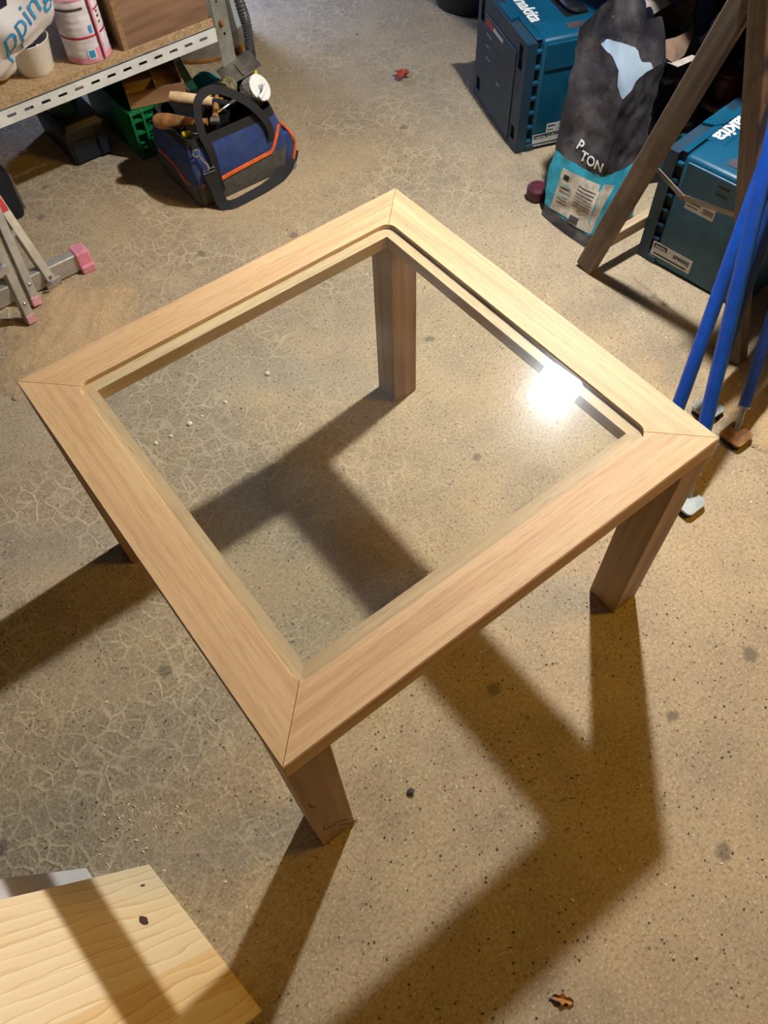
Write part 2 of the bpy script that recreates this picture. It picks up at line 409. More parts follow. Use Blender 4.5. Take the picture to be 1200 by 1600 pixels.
wl = MB(); wl.box((2.102, -1.6, 0), (2.22, 3.4, 2.2)); wo = wl.build('wall_right', plain('grimy_wall', (96, 92, 88), .9, 0, .2, 3, .2, dirt=(70, 64, 58))); tag(wo, 'grimy dark wall behind the stored cases', None, kind='structure')
def shading_bench():  # out-of-view bench, added so its edge shades the clutter behind the trestle
    t = thing('workbench', 'wall mounted timber workbench above the tool cases', 'workbench')
    prof = [(1.215, -.75), (1.36, 1.25), (2.10, 1.25), (2.10, -.75)]
    for k in range(4):
        f0, f1 = k / 4, (k + 1) / 4 - .003
        q = lambda c, d, f: (c[0] + (d[0] - c[0]) * f, c[1] + (d[1] - c[1]) * f)
        part('plank', 'benchwood', t, lambda m: m.prism([q(prof[0], prof[3], f0), q(prof[0], prof[3], f1), q(prof[1], prof[2], f1), q(prof[1], prof[2], f0)], .80, .85))
    for y in (-.6, .3, 1.15):
        part('bracket', 'oldwood', t, lambda m: (m.box((2.05, y - .03, .35), (2.10, y + .03, .80)), m.box((1.55, y - .03, .755), (2.05, y + .03, .80))))
shading_bench()

# ------------------------------------------------------------------ LED work light hung from the joist
def work_light():
    z = (LED_AIM - LED_POS).normalized(); x = V((0, 0, 1)).cross(z).normalized(); y = z.cross(x)
    c, s_ = math.cos(LED_ROLL), math.sin(LED_ROLL); x, y = x * c + y * s_, y * c - x * s_
    t = thing('work_light', 'square LED floodlight hanging above the trestle', 'work light', mat=frame(LED_POS, x, y, z))
    h = LED_HALF
    part('housing', 'black', t, lambda m: m.box((-h - .03, -h - .03, -.06), (h + .03, h + .03, -.004), bevel=.012, seg=2))
    part('bezel', 'zinc', t, lambda m: (m.box((-h - .028, -h - .028, -.004), (-h - .004, h + .028, .006)), m.box((h + .004, -h - .028, -.004), (h + .028, h + .028, .006)),
         m.box((-h - .004, h + .004, -.004), (h + .004, h + .028, .006)), m.box((-h - .004, -h - .028, -.004), (h + .004, -h - .004, .006))))
    m = MB(); m.bm.faces.new([m.bm.verts.new(p) for p in rring(-h, h, -h, h, h * .32, .002, 6)])
    o = m.build('diffuser', emit('diffuser_emission', (.97, .98, 1.0, 1), 55.), t)
    if o.data.polygons[0].normal.z < 0: o.data.flip_normals()
    part('led_dome', emit('led_dome_emission', (.97, .98, 1.0, 1), LED_STRENGTH), t, lambda m: m.lathe([(.038 * math.cos(a), .003 + .018 * math.sin(a)) for a in [PI / 2 * k / 6 for k in range(6)]] + [(.002, .021)], 20), True)
    inv = frame(LED_POS, x, y, z).inverted()
    part('hanging_wire', 'zinc', t, lambda m: m.tube([inv @ (LED_POS - z * .03), inv @ V((1.19, .47, 2.0)), inv @ V((1.21, .48, 2.2))], .004, 6))
work_light()

# ------------------------------------------------------------------ coffee table
TH, TA, TB, TC, LW = .5115, .3810, .3105, .2880, .0640
def coffee_table():
    t = thing('coffee_table', 'square oak coffee table with a clear glass top in the middle', 'table')
    r = .020; q = TB - r; k45 = r * math.sqrt(.5)
    for i in range(4):
        ang = -PI / 2 * i
        arc = [(q + r * math.cos(a), -q + r * math.sin(a)) for a in [-PI / 4 - j * PI / 20 for j in range(6)]]
        arcl = [(-x, y) for x, y in arc][::-1]
        e = .0006
        poly = [(-TA + e, -TA), (TA - e, -TA)] + [(x - (e if j == 0 else 0), y) for j, (x, y) in enumerate(arc)] + [(x + (e if j == 5 else 0), y) for j, (x, y) in enumerate(arcl)]
        m = MB(); m.prism(poly, TH - .042, TH)
        bmesh.ops.recalc_face_normals(m.bm, faces=m.bm.faces)
        es = [e_ for e_ in m.bm.edges if all(abs(v.co.y + TA) < 1e-5 for v in e_.verts) and (abs(e_.verts[0].co.z - e_.verts[1].co.z) < 1e-6)]
        bmesh.ops.bevel(m.bm, geom=es, offset=.0012, segments=2, affect='EDGES')
        o = m.build('rail', 'oak', t); o.rotation_euler = (0, 0, ang)
        m = MB(); m.prism([(-TB - .004, -TB - .004), (TB + .004, -TB - .004), (TC, -TC), (-TC, -TC)], TH - .031, TH - .0075)
        o = m.build('ledge', 'oak_ledge', t); o.rotation_euler = (0, 0, ang)
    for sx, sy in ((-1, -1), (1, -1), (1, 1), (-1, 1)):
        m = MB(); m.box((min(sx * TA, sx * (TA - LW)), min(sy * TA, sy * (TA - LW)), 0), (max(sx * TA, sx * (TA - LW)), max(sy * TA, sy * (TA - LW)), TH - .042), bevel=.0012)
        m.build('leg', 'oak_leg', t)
    m = MB(); g = TB - .0015
    m.loft([rring(-g, g, -g, g, r, TH - .0073, 6), rring(-g, g, -g, g, r, TH - .0020, 6), rring(-g + .001, g - .001, -g + .001, g - .001, r, TH - .0012, 6)])
    m.build('glass_top', 'glass', t)
    # dark cracks in the front leg
    rnd = random.Random(3)
    for (x0, z0, n) in ((-.372, .30, 3), (-.366, .13, 4), (-.345, .06, 6), (-.352, .10, 3)):
        x, z = x0, z0; m = MB()
        for k in range(n):
            x1 = x + rnd.uniform(-.004, .012); z1 = z - rnd.uniform(.006, .018)
            m.bar((x, -TA - .0001, z), (x1, -TA - .0001, z1), .0022, .0008, (0, 1, 0)); x, z = x1, z1
        m.build('crack', 'knot', t)
coffee_table()

# ------------------------------------------------------------------ stacking tool cases
def tool_case(label, mtx, sticker, W=.36, D=.315, H=.315, with_text=True):
    t = thing('tool_case', label, 'tool case', mat=mtx, group='teal stacking tool cases')
    # local: x along lettering, y away from lid, z up; origin = near lid corner at (+x) end on the floor
    def grid_face(m, xs, zs, pockets, y0, y1, depth):
        m.box((xs[0], y0 + depth, zs[0]), (xs[-1], y1, zs[-1]))
        for i in range(len(xs) - 1):
            for j in range(len(zs) - 1):
                if (i, j) not in pockets: m.box((xs[i], y0, zs[j]), (xs[i + 1], y0 + depth, zs[j + 1]))
    xs = [-W, -W + .022, -W + .048, -.048, -.022, 0]; zs = [.004, .03, .07, H - .085, H - .02, H - .004]
    pk = {(1, 1), (3, 1), (1, 3), (3, 3)}
    lid = part('lid', 'teal_d', t, lambda m: grid_face(m, xs, zs, pk, 0, .030, .012))
    for (i, j) in sorted(pk):
        part('latch_slot', 'grey_slot' if j == 3 else 'slot', lid, lambda m: m.box((xs[i] + .002, .008, zs[j] + (.014 if j == 3 else .001)), (xs[i + 1] - .002, .0119, zs[j + 1] - .001)))
    part('lid_panel', 'teal_d', lid, lambda m: m.box((-W + .062, -.003, .012), (-.062, .001, H - .05), bevel=.001))
    part('body', 'teal', t, lambda m: m.box((-W, .046, 0), (0, D, H), bevel=.014, seg=3), True)
    part('seam', 'slot', t, lambda m: m.box((-W + .012, .028, .01), (-.012, .05, H - .006)))
    for k in range(7):
        z = .025 + k * (H - .06) / 6
        part('clip', 'teal', t, lambda m: m.box((-.013, .028, z), (-.001, .048, z + .009), bevel=.001))
    part('shoulder', 'teal', t, lambda m: m.box((-.002, .06, H - .085), (.004, D - .012, H - .012), bevel=.003, seg=2))
    part('bottom_edge', 'teal_d', t, lambda m: m.box((-.06, .03, 0), (.003, .056, .022), bevel=.002))
    part('edge_strip', 'teal', t, lambda m: m.box((-W + .01, .03, H - .004), (-.01, .047, H + .001), bevel=.001))
    # scalloped grip on lid edge
    part('grip', 'teal', t, lambda m: (m.prism([(-W / 2 - .05, .004), (-W / 2 + .05, .004), (-W / 2 + .038, .034), (-W / 2 + .018, .046), (-W / 2 - .018, .046), (-W / 2 - .038, .034)], H - .03, H + .003)))
    m = MB(); m.box((-W / 2 - .085, .048, H - .001), (-W / 2 + .095, .094, H + .0012), bevel=.0006); m.build('nameplate', 'teal', t)
    text('lettering', 'makita', .056, 'white', t, frame((-W / 2 + .005, .068, H + .0018), (1, 0, 0), (0, 1, 0), (0, 0, 1)), shear=.15, offset=.0012, space=.95, sx=1.05)
    hd = part('handle_well', 'slot', t, lambda m: m.box((-W / 2 - .085, .15, H - .002), (-W / 2 + .085, .225, H + .0009), bevel=.0004))  # raised dark plate drawn for the shade in the handle recess
    part('handle', 'black', t, lambda m: m.tube(bez([(-W / 2 - .075, .215, H + .004), (-W / 2 - .07, .175, H + .010), (-W / 2, .168, H + .012), (-W / 2 + .07, .175, H + .010), (-W / 2 + .075, .215, H + .004)], 4), .008, 8), True)
    for yy in (.135, .235):
        part('latch', 'grey_slot', t, lambda m: (m.box((-.062, yy, H - .001), (-.03, yy + .05, H + .0012))))
    for yy in (.15, .25):
        for dz in (0, .012):
            part('vent_slot', 'slot', t, lambda m: m.box((.003, yy, H - .035 - dz * 1.6), (.0046, yy + .03, H - .028 - dz * 1.6)))  # dark strips on the surface, coloured like shaded slots
    # stickers on the end face (x = 0 plane facing +x)
    def stick(y0, y1, z0, z1, mat='label', off=.0005, name='sticker'):
        return part(name, mat, t, lambda m: m.box((-.0002, y0, z0), (off, y1, z1)))
    fr = lambda y, z: frame((.0012, y, z), (0, 1, 0), (0, 0, 1), (1, 0, 0))
    if sticker == 'DRT50ZJX2':
        g = lambda y: .052 + (y - .075) * .74
        st = lambda a, b, *r: stick(g(a), g(b), *r)
        st(.075, .225, .012, .048); st(.130, .225, .046, .076)
        st(.080, .135, .034, .046, 'ink', .0009, 'black_block'); st(.080, .215, .017, .0205, 'ink', .0009, 'black_bar')
        text('brand_text', 'makita', .013, 'white', t, fr(g(.107), .039), .0002)
        text('model_text', sticker, .0135, 'ink', t, fr(g(.181), .042), .0002, offset=.0004)
        text('sticker_text', 'CE 15', .009, 'ink', t, fr(g(.195), .057), .0002)
        for k in range(9): st(.183 + k * .004, .1848 + k * .004 + (k % 3) * .0006, .064, .073, 'ink', .0009, 'barcode_bar')
        st(.136, .165, .066, .071, 'grey_slot', .0008, 'print_line'); st(.136, .16, .055, .058, 'grey_slot', .0008, 'print_line')
    else:
        g = lambda y: .036 + (y - .05) * .88
        st = lambda a, b, *r: stick(g(a), g(b), *r)
        st(.050, .185, .024, .064); stick(.085, .165, .188, .222)
        st(.055, .100, .048, .062, 'ink', .0009, 'black_block'); st(.060, .172, .030, .034, 'ink', .0009, 'black_bar')
        text('brand_text', 'makita', .012, 'white', t, fr(g(.078), .054), .0002)
        text('model_text', sticker, .0150, 'ink', t, fr(g(.150), .049), .0002, offset=.0004)
        for k in range(8): stick(.134 + k * .0035, .1356 + k * .0035 + (k % 2) * .0006, .196, .210, 'ink', .0009, 'barcode_bar')
        stick(.09, .125, .206, .210, 'grey_slot', .0008, 'print_line'); stick(.09, .12, .197, .200, 'grey_slot', .0008, 'print_line')
    # print on the lid panel
    lp = lambda x0, x1, z0, z1, mt, nm: part(nm, mt, lid, lambda m: m.box((x0, -.0036, z0), (x1, -.0029, z1)))
    lp(-W + .075, -W + .125, H - .075, H - .058, 'red', 'red_print')
    lp(-W + .128, -W + .20, H - .072, H - .062, 'label', 'print_line')
    for k, (a, b) in enumerate(((.08, .12), (.15, .19), (.08, .105), (.16, .20), (.085, .12), (.17, .2), (.18, .2))): lp(-W + a, -W + b, H - .10 - k * .016, H - .096 - k * .016, 'grey_slot' if k % 2 else 'zinc', 'print_line')
    return t
uL, vL = V((.349, .937, 0)).normalized(), V((.937, -.349, 0)).normalized()
tool_case('teal plastic tool case with white DRT50ZJX2 sticker, beside the torn black sack', frame((1.200, .858, 0), -uL, vL, (0, 0, 1)), 'DRT50ZJX2', W=.355, H=.32)
uR, vR = V((.11, -.994, 0)).normalized(), V((.994, .11, 0)).normalized()
tool_case('teal plastic tool case with SP6000J sticker behind the wooden trestle legs', frame((1.143, .316, 0), -vR, uR, (0, 0, 1)), 'SP6000J', W=.36, H=.312)

# ------------------------------------------------------------------ pine board and white board leaning at the near left
def leaning(c0, c1, ang, name, label, cat):
    c0, c1 = V(c0), V(c1); y = (c1 - c0).normalized(); hx = V((y.y, -y.x, 0)).normalized()
    x = (hx * math.cos(ang) + V((0, 0, 1)) * math.sin(ang)).normalized(); z = x.cross(y)
    if z.z < 0: z = -z; y = -y
    return frame(c0, x, (c1 - c0).normalized(), x.cross((c1 - c0).normalized())), (c1 - c0).length
c0, c1 = V((-.633, -.221, 0)), V((-.594, -.515, 0))
mtx, wid = leaning(c0, c1, math.radians(69), '', '', '')
pb = thing('pine_board', 'knotty laminated pine board leaning at the lower left corner', 'board', mat=mtx)
zs = -1 if mtx.col[2].z > 0 else 1
edges = [0, .052, .118, .176, .236, wid]
for i in range(5):
    a, b = edges[i], edges[i + 1]
    m = MB(); m.box((.0, a, 0), (.54, b, zs * .018)); m.build('stave', 'pine2' if i in (3,) else 'pine', pb)
m = MB(); m.loft([[V((.012 + .10 + .011 * math.cos(2 * PI * k / 9) * (1 + .3 * math.sin(3 * k)), .092 + .0085 * math.sin(2 * PI * k / 9), -zs * .0003 * h)) for k in range(9)] for h in (0, 1)]); m.build('knot', 'knot', pb)
m = MB(); m.loft([[V((.055 + .007 * math.cos(2 * PI * k / 9), .035 + .002 * math.sin(2 * PI * k / 9), -zs * .0003 * h)) for k in range(9)] for h in (0, 1)]); m.build('knot', 'knot', pb)
mtx2, _ = leaning(V((-.720, -.160, 0)), V((-.690, -.488, 0)), math.radians(73), '', '', '')
m = MB(); zs2 = -1 if mtx2.col[2].z > 0 else 1
m.box((0, 0, 0), (.42, .12, zs2 * .016), bevel=.0008)
wb = m.build('white_board', 'whiteboard_m'); wb.matrix_world = mtx2; tag(wb, 'white faced board showing behind the leaning pine board', 'board')
cr_ = thing('plywood_crate', 'plywood crate propping up the leaning pine board', 'crate', (-.975, -.42, 0))
for n_, a, b in (('side_panel', (-.12, -.16, 0), (-.108, .16, .50)), ('side_panel', (.108, -.16, 0), (.12, .16, .50)), ('end_panel', (-.108, -.16, 0), (.108, -.148, .50)), ('end_panel', (-.108, .148, 0), (.108, .16, .50)), ('bottom', (-.108, -.148, 0), (.108, .148, .012))):
    part(n_, 'ply', cr_, lambda m: m.box(a, b))

# ------------------------------------------------------------------ wooden trestle
def trestle():
    t = thing('wooden_trestle', 'old wooden folding trestle with splayed legs by the tool cases', 'trestle')
    f1, t1 = V((1.0, .364, 0)), V((1.06, .197, .695)); f2, t2 = V((1.036, -.10, 0)), V((1.05, .142, .66))
    e1 = f1 + (t1 - f1) * 1.12; e2 = f2 + (t2 - f2) * 1.15
    X = V((.60, -.02, 0))
    for i, (a, b, w) in enumerate(((f1, e1, .05), (f2, e2, .042), (f1 + X, e1 + X, .05), (f2 + X, e2 + X, .042))):
        m = MB(); L = (b - a).length; x = (b - a).normalized(); y = V((1, 0, 0)); y = (y - x * y.dot(x)).normalized(); z = x.cross(y)
        m.box((0, -.014, -w / 2), (L, .014, w / 2), bevel=.002)
        for v in m.bm.verts: v.co += noise.noise_vector(v.co * 9) * .0015
        o = m.build('leg', 'oldwood', t); o.matrix_world = frame(a + V((0, 0, .004)), x, y, z)
    def cross(p, q, w, h, nm, mat='oldwood'):
        p, q = V(p), V(q); m = MB(); L = (q - p).length; x = (q - p).normalized(); z = V((0, 0, 1)); y = z.cross(x).normalized(); z = x.cross(y)
        m.box((0, -w / 2, -h / 2), (L, w / 2, h / 2), bevel=.0015); o = m.build(nm, mat, t); o.matrix_world = frame(p, x, y, z)
    r0 = f1 + (t1 - f1) * .13
    cross(r0 + V((.014, -.004, 0)), r0 + X, .022, .035, 'rung', 'cutwood')
    top = (e1 + e2) / 2
    cross(top + V((-.03, 0, -.03)), top + X + V((.03, 0, -.03)), .05, .045, 'top_beam')
    u0 = f2 + (t2 - f2) * .97
    cross(u0 + V((.02, .0, .0)), u0 + X, .03, .05, 'rung')
    # folding metal stay
    a, j, b = V((1.070, .290, .302)), V((1.060, .190, .282)), V((1.062, .050, .312))
    for p, q in ((a, j), (j, b)):
        m = MB(); m.bar(p, q, .003, .012, (0, 0, 1)); m.build('stay', 'steel', t)
    part('rivet', 'rust', t, lambda m: m.lathe([(.006, -.004), (.006, .004), (.003, .006)], 10, Matrix.Translation(j) @ Matrix.Rotation(PI / 2, 4, 'Y')))
trestle()

# ------------------------------------------------------------------ blue adjustable stand
def blue_stand():
    t = thing('blue_stand', 'blue tubular steel stand with adjustable feet leaning towards the trestle', 'stand', (0, 0, 0))
    legs = (((.625, -.302, 0), (.978, .0085, .57), .0150, 'blue', 1), ((.690, -.175, 0), (1.030, .025, .50), .0150, 'blue', 0),
            ((.857, -.160, 0), (1.083, -.006, .345), .0140, 'blue_d', 0), ((.845, -.250, 0), (1.003, -.135, .235), .0130, 'blue_d', 2))
    tops = []
    for i, (f, p, r, mt, foot) in enumerate(legs):
        f, p = V(f), V(p); d = (p - f).normalized(); e = f + d * (.66 / d.z); tops.append(e)
        z0 = .075
        lg = part('leg', mt, t, lambda m: m.tube([f + d * z0, e], r, 20), True)
        part('screw_foot', 'zinc', lg, lambda m: m.tube([f + d * .012, f + d * (z0 + .01)], r * .5, 12), True)
        part('end_collar', 'zinc', lg, lambda m: m.tube([f + d * (z0 - .004), f + d * (z0 + .001)], r * 1.02, 20), True)
        hw = .028
        part('foot_plate', 'galv' if i != 3 else 'rust', lg, lambda m: m.loft([[q + V((f.x, f.y, 0)) for q in rring(-hw, hw, -hw, hw, .01, z)] for z in (.012, .018)]))
        part('rubber_pad', 'black', lg, lambda m: m.loft([[q + V((f.x, f.y, 0)) for q in rring(-hw * .9, hw * .9, -hw * .9, hw * .9, .01, z)] for z in (0, .0122)]))
    for a, b in ((0, 1), (2, 3), (0, 2), (1, 3)):
        part('top_bar', 'blue', t, lambda m: m.tube([tops[a], tops[b]], .014, 14), True)
blue_stand()

# ------------------------------------------------------------------ sacks
def sack(name, label, base, top, h, lower_mat, upper_mat, split, tear, seed, amp=.008, letters=None):
    """base/top: four corner points (x,y) anticlockwise; walls as a crumpled open tube with a torn rim"""
    t = thing(name, label, 'sack')
    n = 20
    def ring(fz, inset=0.):
        cs = [V((base[i][0] + (top[i][0] - base[i][0]) * fz, base[i][1] + (top[i][1] - base[i][1]) * fz)) for i in range(4)]
        c = sum(cs, V((0, 0))) / 4; out = []
        for i in range(4):
            a, b = cs[i], cs[(i + 1) % 4]
            for k in range(n):
                u = k / n; q = a.lerp(b, u); bul = .10 * math.sin(PI * u) * (1 - fz) * .6
                q = c + (q - c) * (1 + bul)
                q = c + (q - c) * (1 - inset / max((q - c).length, .01))
                out.append(q)
        return out
    N = 4 * n
    def pt(fz, j, inset):
        hh = h * tear(j / N)
        z = fz * h if fz <= split else split * h + (fz - split) / (1 - split) * (hh - split * h)
        rr_ = ring(z / h, inset); q = rr_[j]; cc = sum(rr_, V((0, 0))) / N
        p = V((q.x, q.y, z))
        rg = (abs(noise.noise(p * 20 + V((0, 0, seed)))) - .25) * amp * 1.6
        nv = noise.noise_vector(p * 14 + V((seed, 0, 0))) * amp + noise.noise_vector(p * 38 + V((0, seed, 0))) * amp * .3 - V((q.x - cc.x, q.y - cc.y, 0)).normalized() * rg
        nv.z *= .3 * min(1, fz * 4)
        w = min(1, fz * 6 + .15)
        p = p + nv * w; p.z = max(p.z, .001); return p
    def wall(f0, f1, inset, nm, mt, r):
        m = MB(); rs = []
        for i in range(r + 1):
            f = f0 + (f1 - f0) * i / r; rs.append([pt(f, j, inset) for j in range(N)])
        m.loft(rs, cap0=(f0 == 0), cap1=False); return m.build(nm, mt, t, True)
    bt = wall(0, .07, 0, 'bottom_fold', upper_mat, 4)
    lo = wall(.07, split, 0, 'lower_wrap', lower_mat, 12)
    up = wall(split, 1, 0, 'upper_wrap', upper_mat, 22)
    pale = 'turquoise' in label
    wall(.35, .80, .004, 'inner_liner', 'liner' if pale else 'gravelbag', 10)
    wall(.80, .995, .004, 'inner_rim', upper_mat if pale else 'brownpaper', 6)
    return t, lo, up
# black and turquoise sack: corners ordered left-back, left-front, right-front, right-back
def tear1(u):
    # u runs left face, front face, right face, back face
    pts = [(0, 1.06), (.2, 1.03), (.26, 1.0), (.34, .98), (.40, .95), (.455, .90), (.462, .84), (.475, .82), (.497, .785), (.53, .80), (.58, .84), (.66, .86), (.735, .86), (.75, .92), (.785, 1.06), (.84, 1.02), (.87, 1.1), (.95, 1.08), (1., 1.06)]
    for (a, x), (b, y) in zip(pts, pts[1:]):
        if a <= u <= b: return x + (y - x) * (u - a) / (b - a) + .012 * math.sin(u * 90) * noise.noise(V((u * 30, 0, 0)))
    return 1
B1 = [(1.215, .600), (1.062, .600), (1.055, .425), (1.205, .400)]
T1 = [(1.345, .715), (1.196, .690), (1.210, .522), (1.345, .535)]
sk, lo, up = sack('cement_sack', 'torn open black sack with a turquoise label, standing between the two tool cases', B1, T1, .42, 'cyanpaper', 'blackpaper', .385, tear1, 3., .0072)
dg = bpy.context.evaluated_depsgraph_get()
def bvh_of(*obs):
    vs, ps = [], []
    for o in obs:
        k = len(vs); mw = o.matrix_basis if o.parent is None else o.parent.matrix_basis @ o.matrix_basis
        vs += [mw @ v.co for v in o.data.vertices]; ps += [[i + k for i in p.vertices] for p in o.data.polygons]
    return BVHTree.FromPolygons(vs, ps)
bv = bvh_of(lo, up)
fn = V((-.93, -.25, .30)).normalized()     # outward direction of the sack's front
fx = V((0, 0, 1)).cross(fn).normalized(); fy = fn.cross(fx)
def wrap_patch(name, mat, center, w, h, nx, ny, off, parent, bv=bv, fn=fn, fx=fx, fy=fy, skew=0.):
    m = MB(); g = []
    for j in range(ny + 1):
        row = []
        for i in range(nx + 1):
            p = V(center) + fx * (w * (i / nx - .5) + skew * (j / ny - .5)) + fy * (h * (j / ny - .5)); hit = bv.ray_cast(p + fn * .3, -fn)
            q = hit[0] if hit[0] is not None else None; row.append(m.bm.verts.new(q + fn * off) if q is not None else None)
        g.append(row)
    for j in range(ny):
        for i in range(nx):
            q = (g[j][i], g[j][i + 1], g[j + 1][i + 1], g[j + 1][i])
            if all(q): m.bm.faces.new(q)
    return m.build(name, mat, parent, True)
fc = V((1.082, .508, .085))
wrap_patch('label_panel', 'beigepaper', fc + fx * .004 + fy * -.002, .145, .130, 16, 14, .003, sk, skew=.004)
for k in range(7): wrap_patch('print_line', 'grey_slot', fc + fx * .024 + fy * (.040 - k * .0085), .056, .0018, 8, 1, .0042, sk)
for k in range(6): wrap_patch('print_line', 'cyanpaper' if k % 3 == 0 else 'grey_slot', fc + fx * -.040 + fy * (.026 - k * .010), .036, .002, 6, 1, .0042, sk)
wrap_patch('code_block', 'grey_slot', fc + fx * .014 + fy * -.045, .030, .018, 6, 4, .0042, sk)
wrap_patch('emblem', 'ink', fc + fx * -.046 + fy * .045, .018, .012, 5, 4, .0045, sk)
tx = lambda c, rot=0: frame(c, fx * math.cos(rot) + fy * math.sin(rot), fy * math.cos(rot) - fx * math.sin(rot), fn)
text('lettering', 'TON', .034, 'white', sk, tx(V((1.135, .512, .180)), -.10), 0, offset=.0006, proj=(bv, -fn, .004))
text('lettering', 'P', .036, 'white', sk, tx(V((1.135, .562, .200)), -.25), 0, offset=.0006, proj=(bv, -fn, .004))

# second sack behind, brown torn paper rim
def tear2(u): return .86 + .16 * noise.noise(V((u * 9, 2, 0))) + .06 * math.sin(u * 40)
B2 = [(1.36, .73), (1.33, .55), (1.46, .47), (1.53, .66)]
T2 = [(1.42, .80), (1.40, .59), (1.54, .50), (1.60, .72)]
sk2, lo2, up2 = sack('paper_sack', 'torn dark sack with brown paper lining behind the trestle leg', B2, T2, .44, 'cyanpaper', 'gravelbag', .30, tear2, 11., .014)
bv2 = bvh_of(lo2, up2)
fn2 = V((-.62, -.72, .28)).normalized(); fx2 = V((0, 0, 1)).cross(fn2).normalized(); fy2 = fn2.cross(fx2)
wrap_patch('logo_square', 'white', (1.345, .53, .185), .034, .030, 4, 4, .004, sk2, bv2, fn2, fx2, fy2)
wrap_patch('logo_hole', 'ink', (1.347, .53, .185), .016, .014, 3, 3, .006, sk2, bv2, fn2, fx2, fy2)
text('lettering', 'CON', .032, 'label', sk2, frame((1.375, .52, .13), fx2, fy2, fn2), 0, proj=(bv2, -fn2, .004))
# flaps of brown paper
def flap(pts, mat, nm, parent, thick=.0012):
    m = MB(); n = len(pts); r0 = [V(p) for p in pts]; r1 = [p + V((0, 0, thick)) for p in r0]
    m.loft([r0, r1]); return m.build(nm, mat, parent)
flap([(1.345, .590, .392), (1.36, .566, .383), (1.393, .542, .390), (1.455, .535, .395), (1.43, .52, .375), (1.394, .505, .36), (1.360, .505, .352), (1.352, .53, .36)], 'brownpaper', 'torn_flap', sk2)
flap([(1.335, .510, .362), (1.345, .482, .358), (1.411, .472, .362), (1.404, .490, .364), (1.341, .500, .362)], 'cutpaper', 'torn_flap', sk2)  # pale strip: light on the brown flap's lower edge, put into the colour
flap([(1.330, .700, .400), (1.37, .69, .425), (1.40, .64, .40), (1.45, .62, .425), (1.44, .68, .435), (1.38, .71, .43)], 'cutpaper', 'torn_flap', sk2)
cap = MB(); cap.lathe([(.026, 0), (.03, .01), (.03, .032), (.022, .04)], 20); co = cap.build('maroon_bottle_top', 'maroon', None, True, (1.105, .665, .0)); tag(co, 'small maroon plastic cap on the floor behind the turquoise sack', 'cap')

# ------------------------------------------------------------------ clutter behind the trestle
def open_bin(name, label, cat, x0, x1, y0, y1, h, mat):
    t = thing(name, label, cat, ((x0 + x1) / 2, (y0 + y1) / 2, 0)); a, b = (x1 - x0) / 2, (y1 - y0) / 2
    part('body', mat, t, lambda m: m.loft([rring(-a * .93, a * .93, -b * .93, b * .93, .02, 0), rring(-a, a, -b, b, .02, h), rring(-a + .006, a - .006, -b + .006, b - .006, .018, h), rring(-a + .006, a - .006, -b + .006, b - .006, .018, h - .05)]), True)
    part('rim', mat, t, lambda m: m.loft([rring(-a - .006, a + .006, -b - .006, b + .006, .024, h - .012), rring(-a - .006, a + .006, -b - .006, b + .006, .024, h + .002), rring(-a + .002, a - .002, -b + .002, b - .002, .02, h + .002), rring(-a + .002, a - .002, -b + .002, b - .002, .02, h - .012)]), True)
    return t
open_bin('storage_bin', 'dark navy storage bin behind the teal case with the DRT50ZJX2 sticker', 'bin', 1.68, 2.05, .62, 1.12, .46, 'darknavy')
open_bin('storage_bin', 'low dark navy bin under the plank behind the trestle', 'bin', 1.64, 2.00, .36, .60, .16, 'darknavy')
def bucket():
    t = thing('black_bucket', 'dark bucket standing on the floor beyond the left tool case', 'bucket', (1.72, 1.66, 0))
    part('body', 'darknavy', t, lambda m: m.lathe([(.125, 0), (.135, .02), (.155, .30), (.149, .30), (.130, .03)], 40, cap1=True), True)
    part('rim', 'darknavy', t, lambda m: m.lathe([(.154, .285), (.162, .285), (.162, .305), (.15, .305)], 40, cap0=False, cap1=False), True)
    part('handle', 'zinc', t, lambda m: m.tube([(0.16 * math.cos(a), .03, .29 + .14 * math.sin(a)) for a in [PI * k / 16 for k in range(17)]], .003, 6))
bucket()
def small_tin(name, label, cat, loc, r, h, mat, lidm):
    t = thing(name, label, cat, loc)
    part('body', mat, t, lambda m: m.lathe([(r, 0), (r, h), (r * .9, h + .004)], 28), True)
    part('lid', lidm, t, lambda m: m.lathe([(r * .9, h + .003), (r * .92, h + .012), (r * .8, h + .015)], 28), True); return t
sh_ = thing('shelf_plank', 'dark plank laid over the bins behind the trestle', 'plank', (1.80, .48, .1622))
part('board', 'oldwood', sh_, lambda m: m.box((-.24, -.11, 0), (.20, .11, .016), bevel=.002))
small_tin('maroon_tin', 'dark maroon tin on the plank behind the trestle', 'tin', (1.622, .500, .1784), .042, .06, 'maroon', 'maroon')
small_tin('tan_tub', 'tan tub with a black lid on the plank behind the trestle', 'tub', (1.712, .485, .1784), .040, .055, 'paletan', 'black')
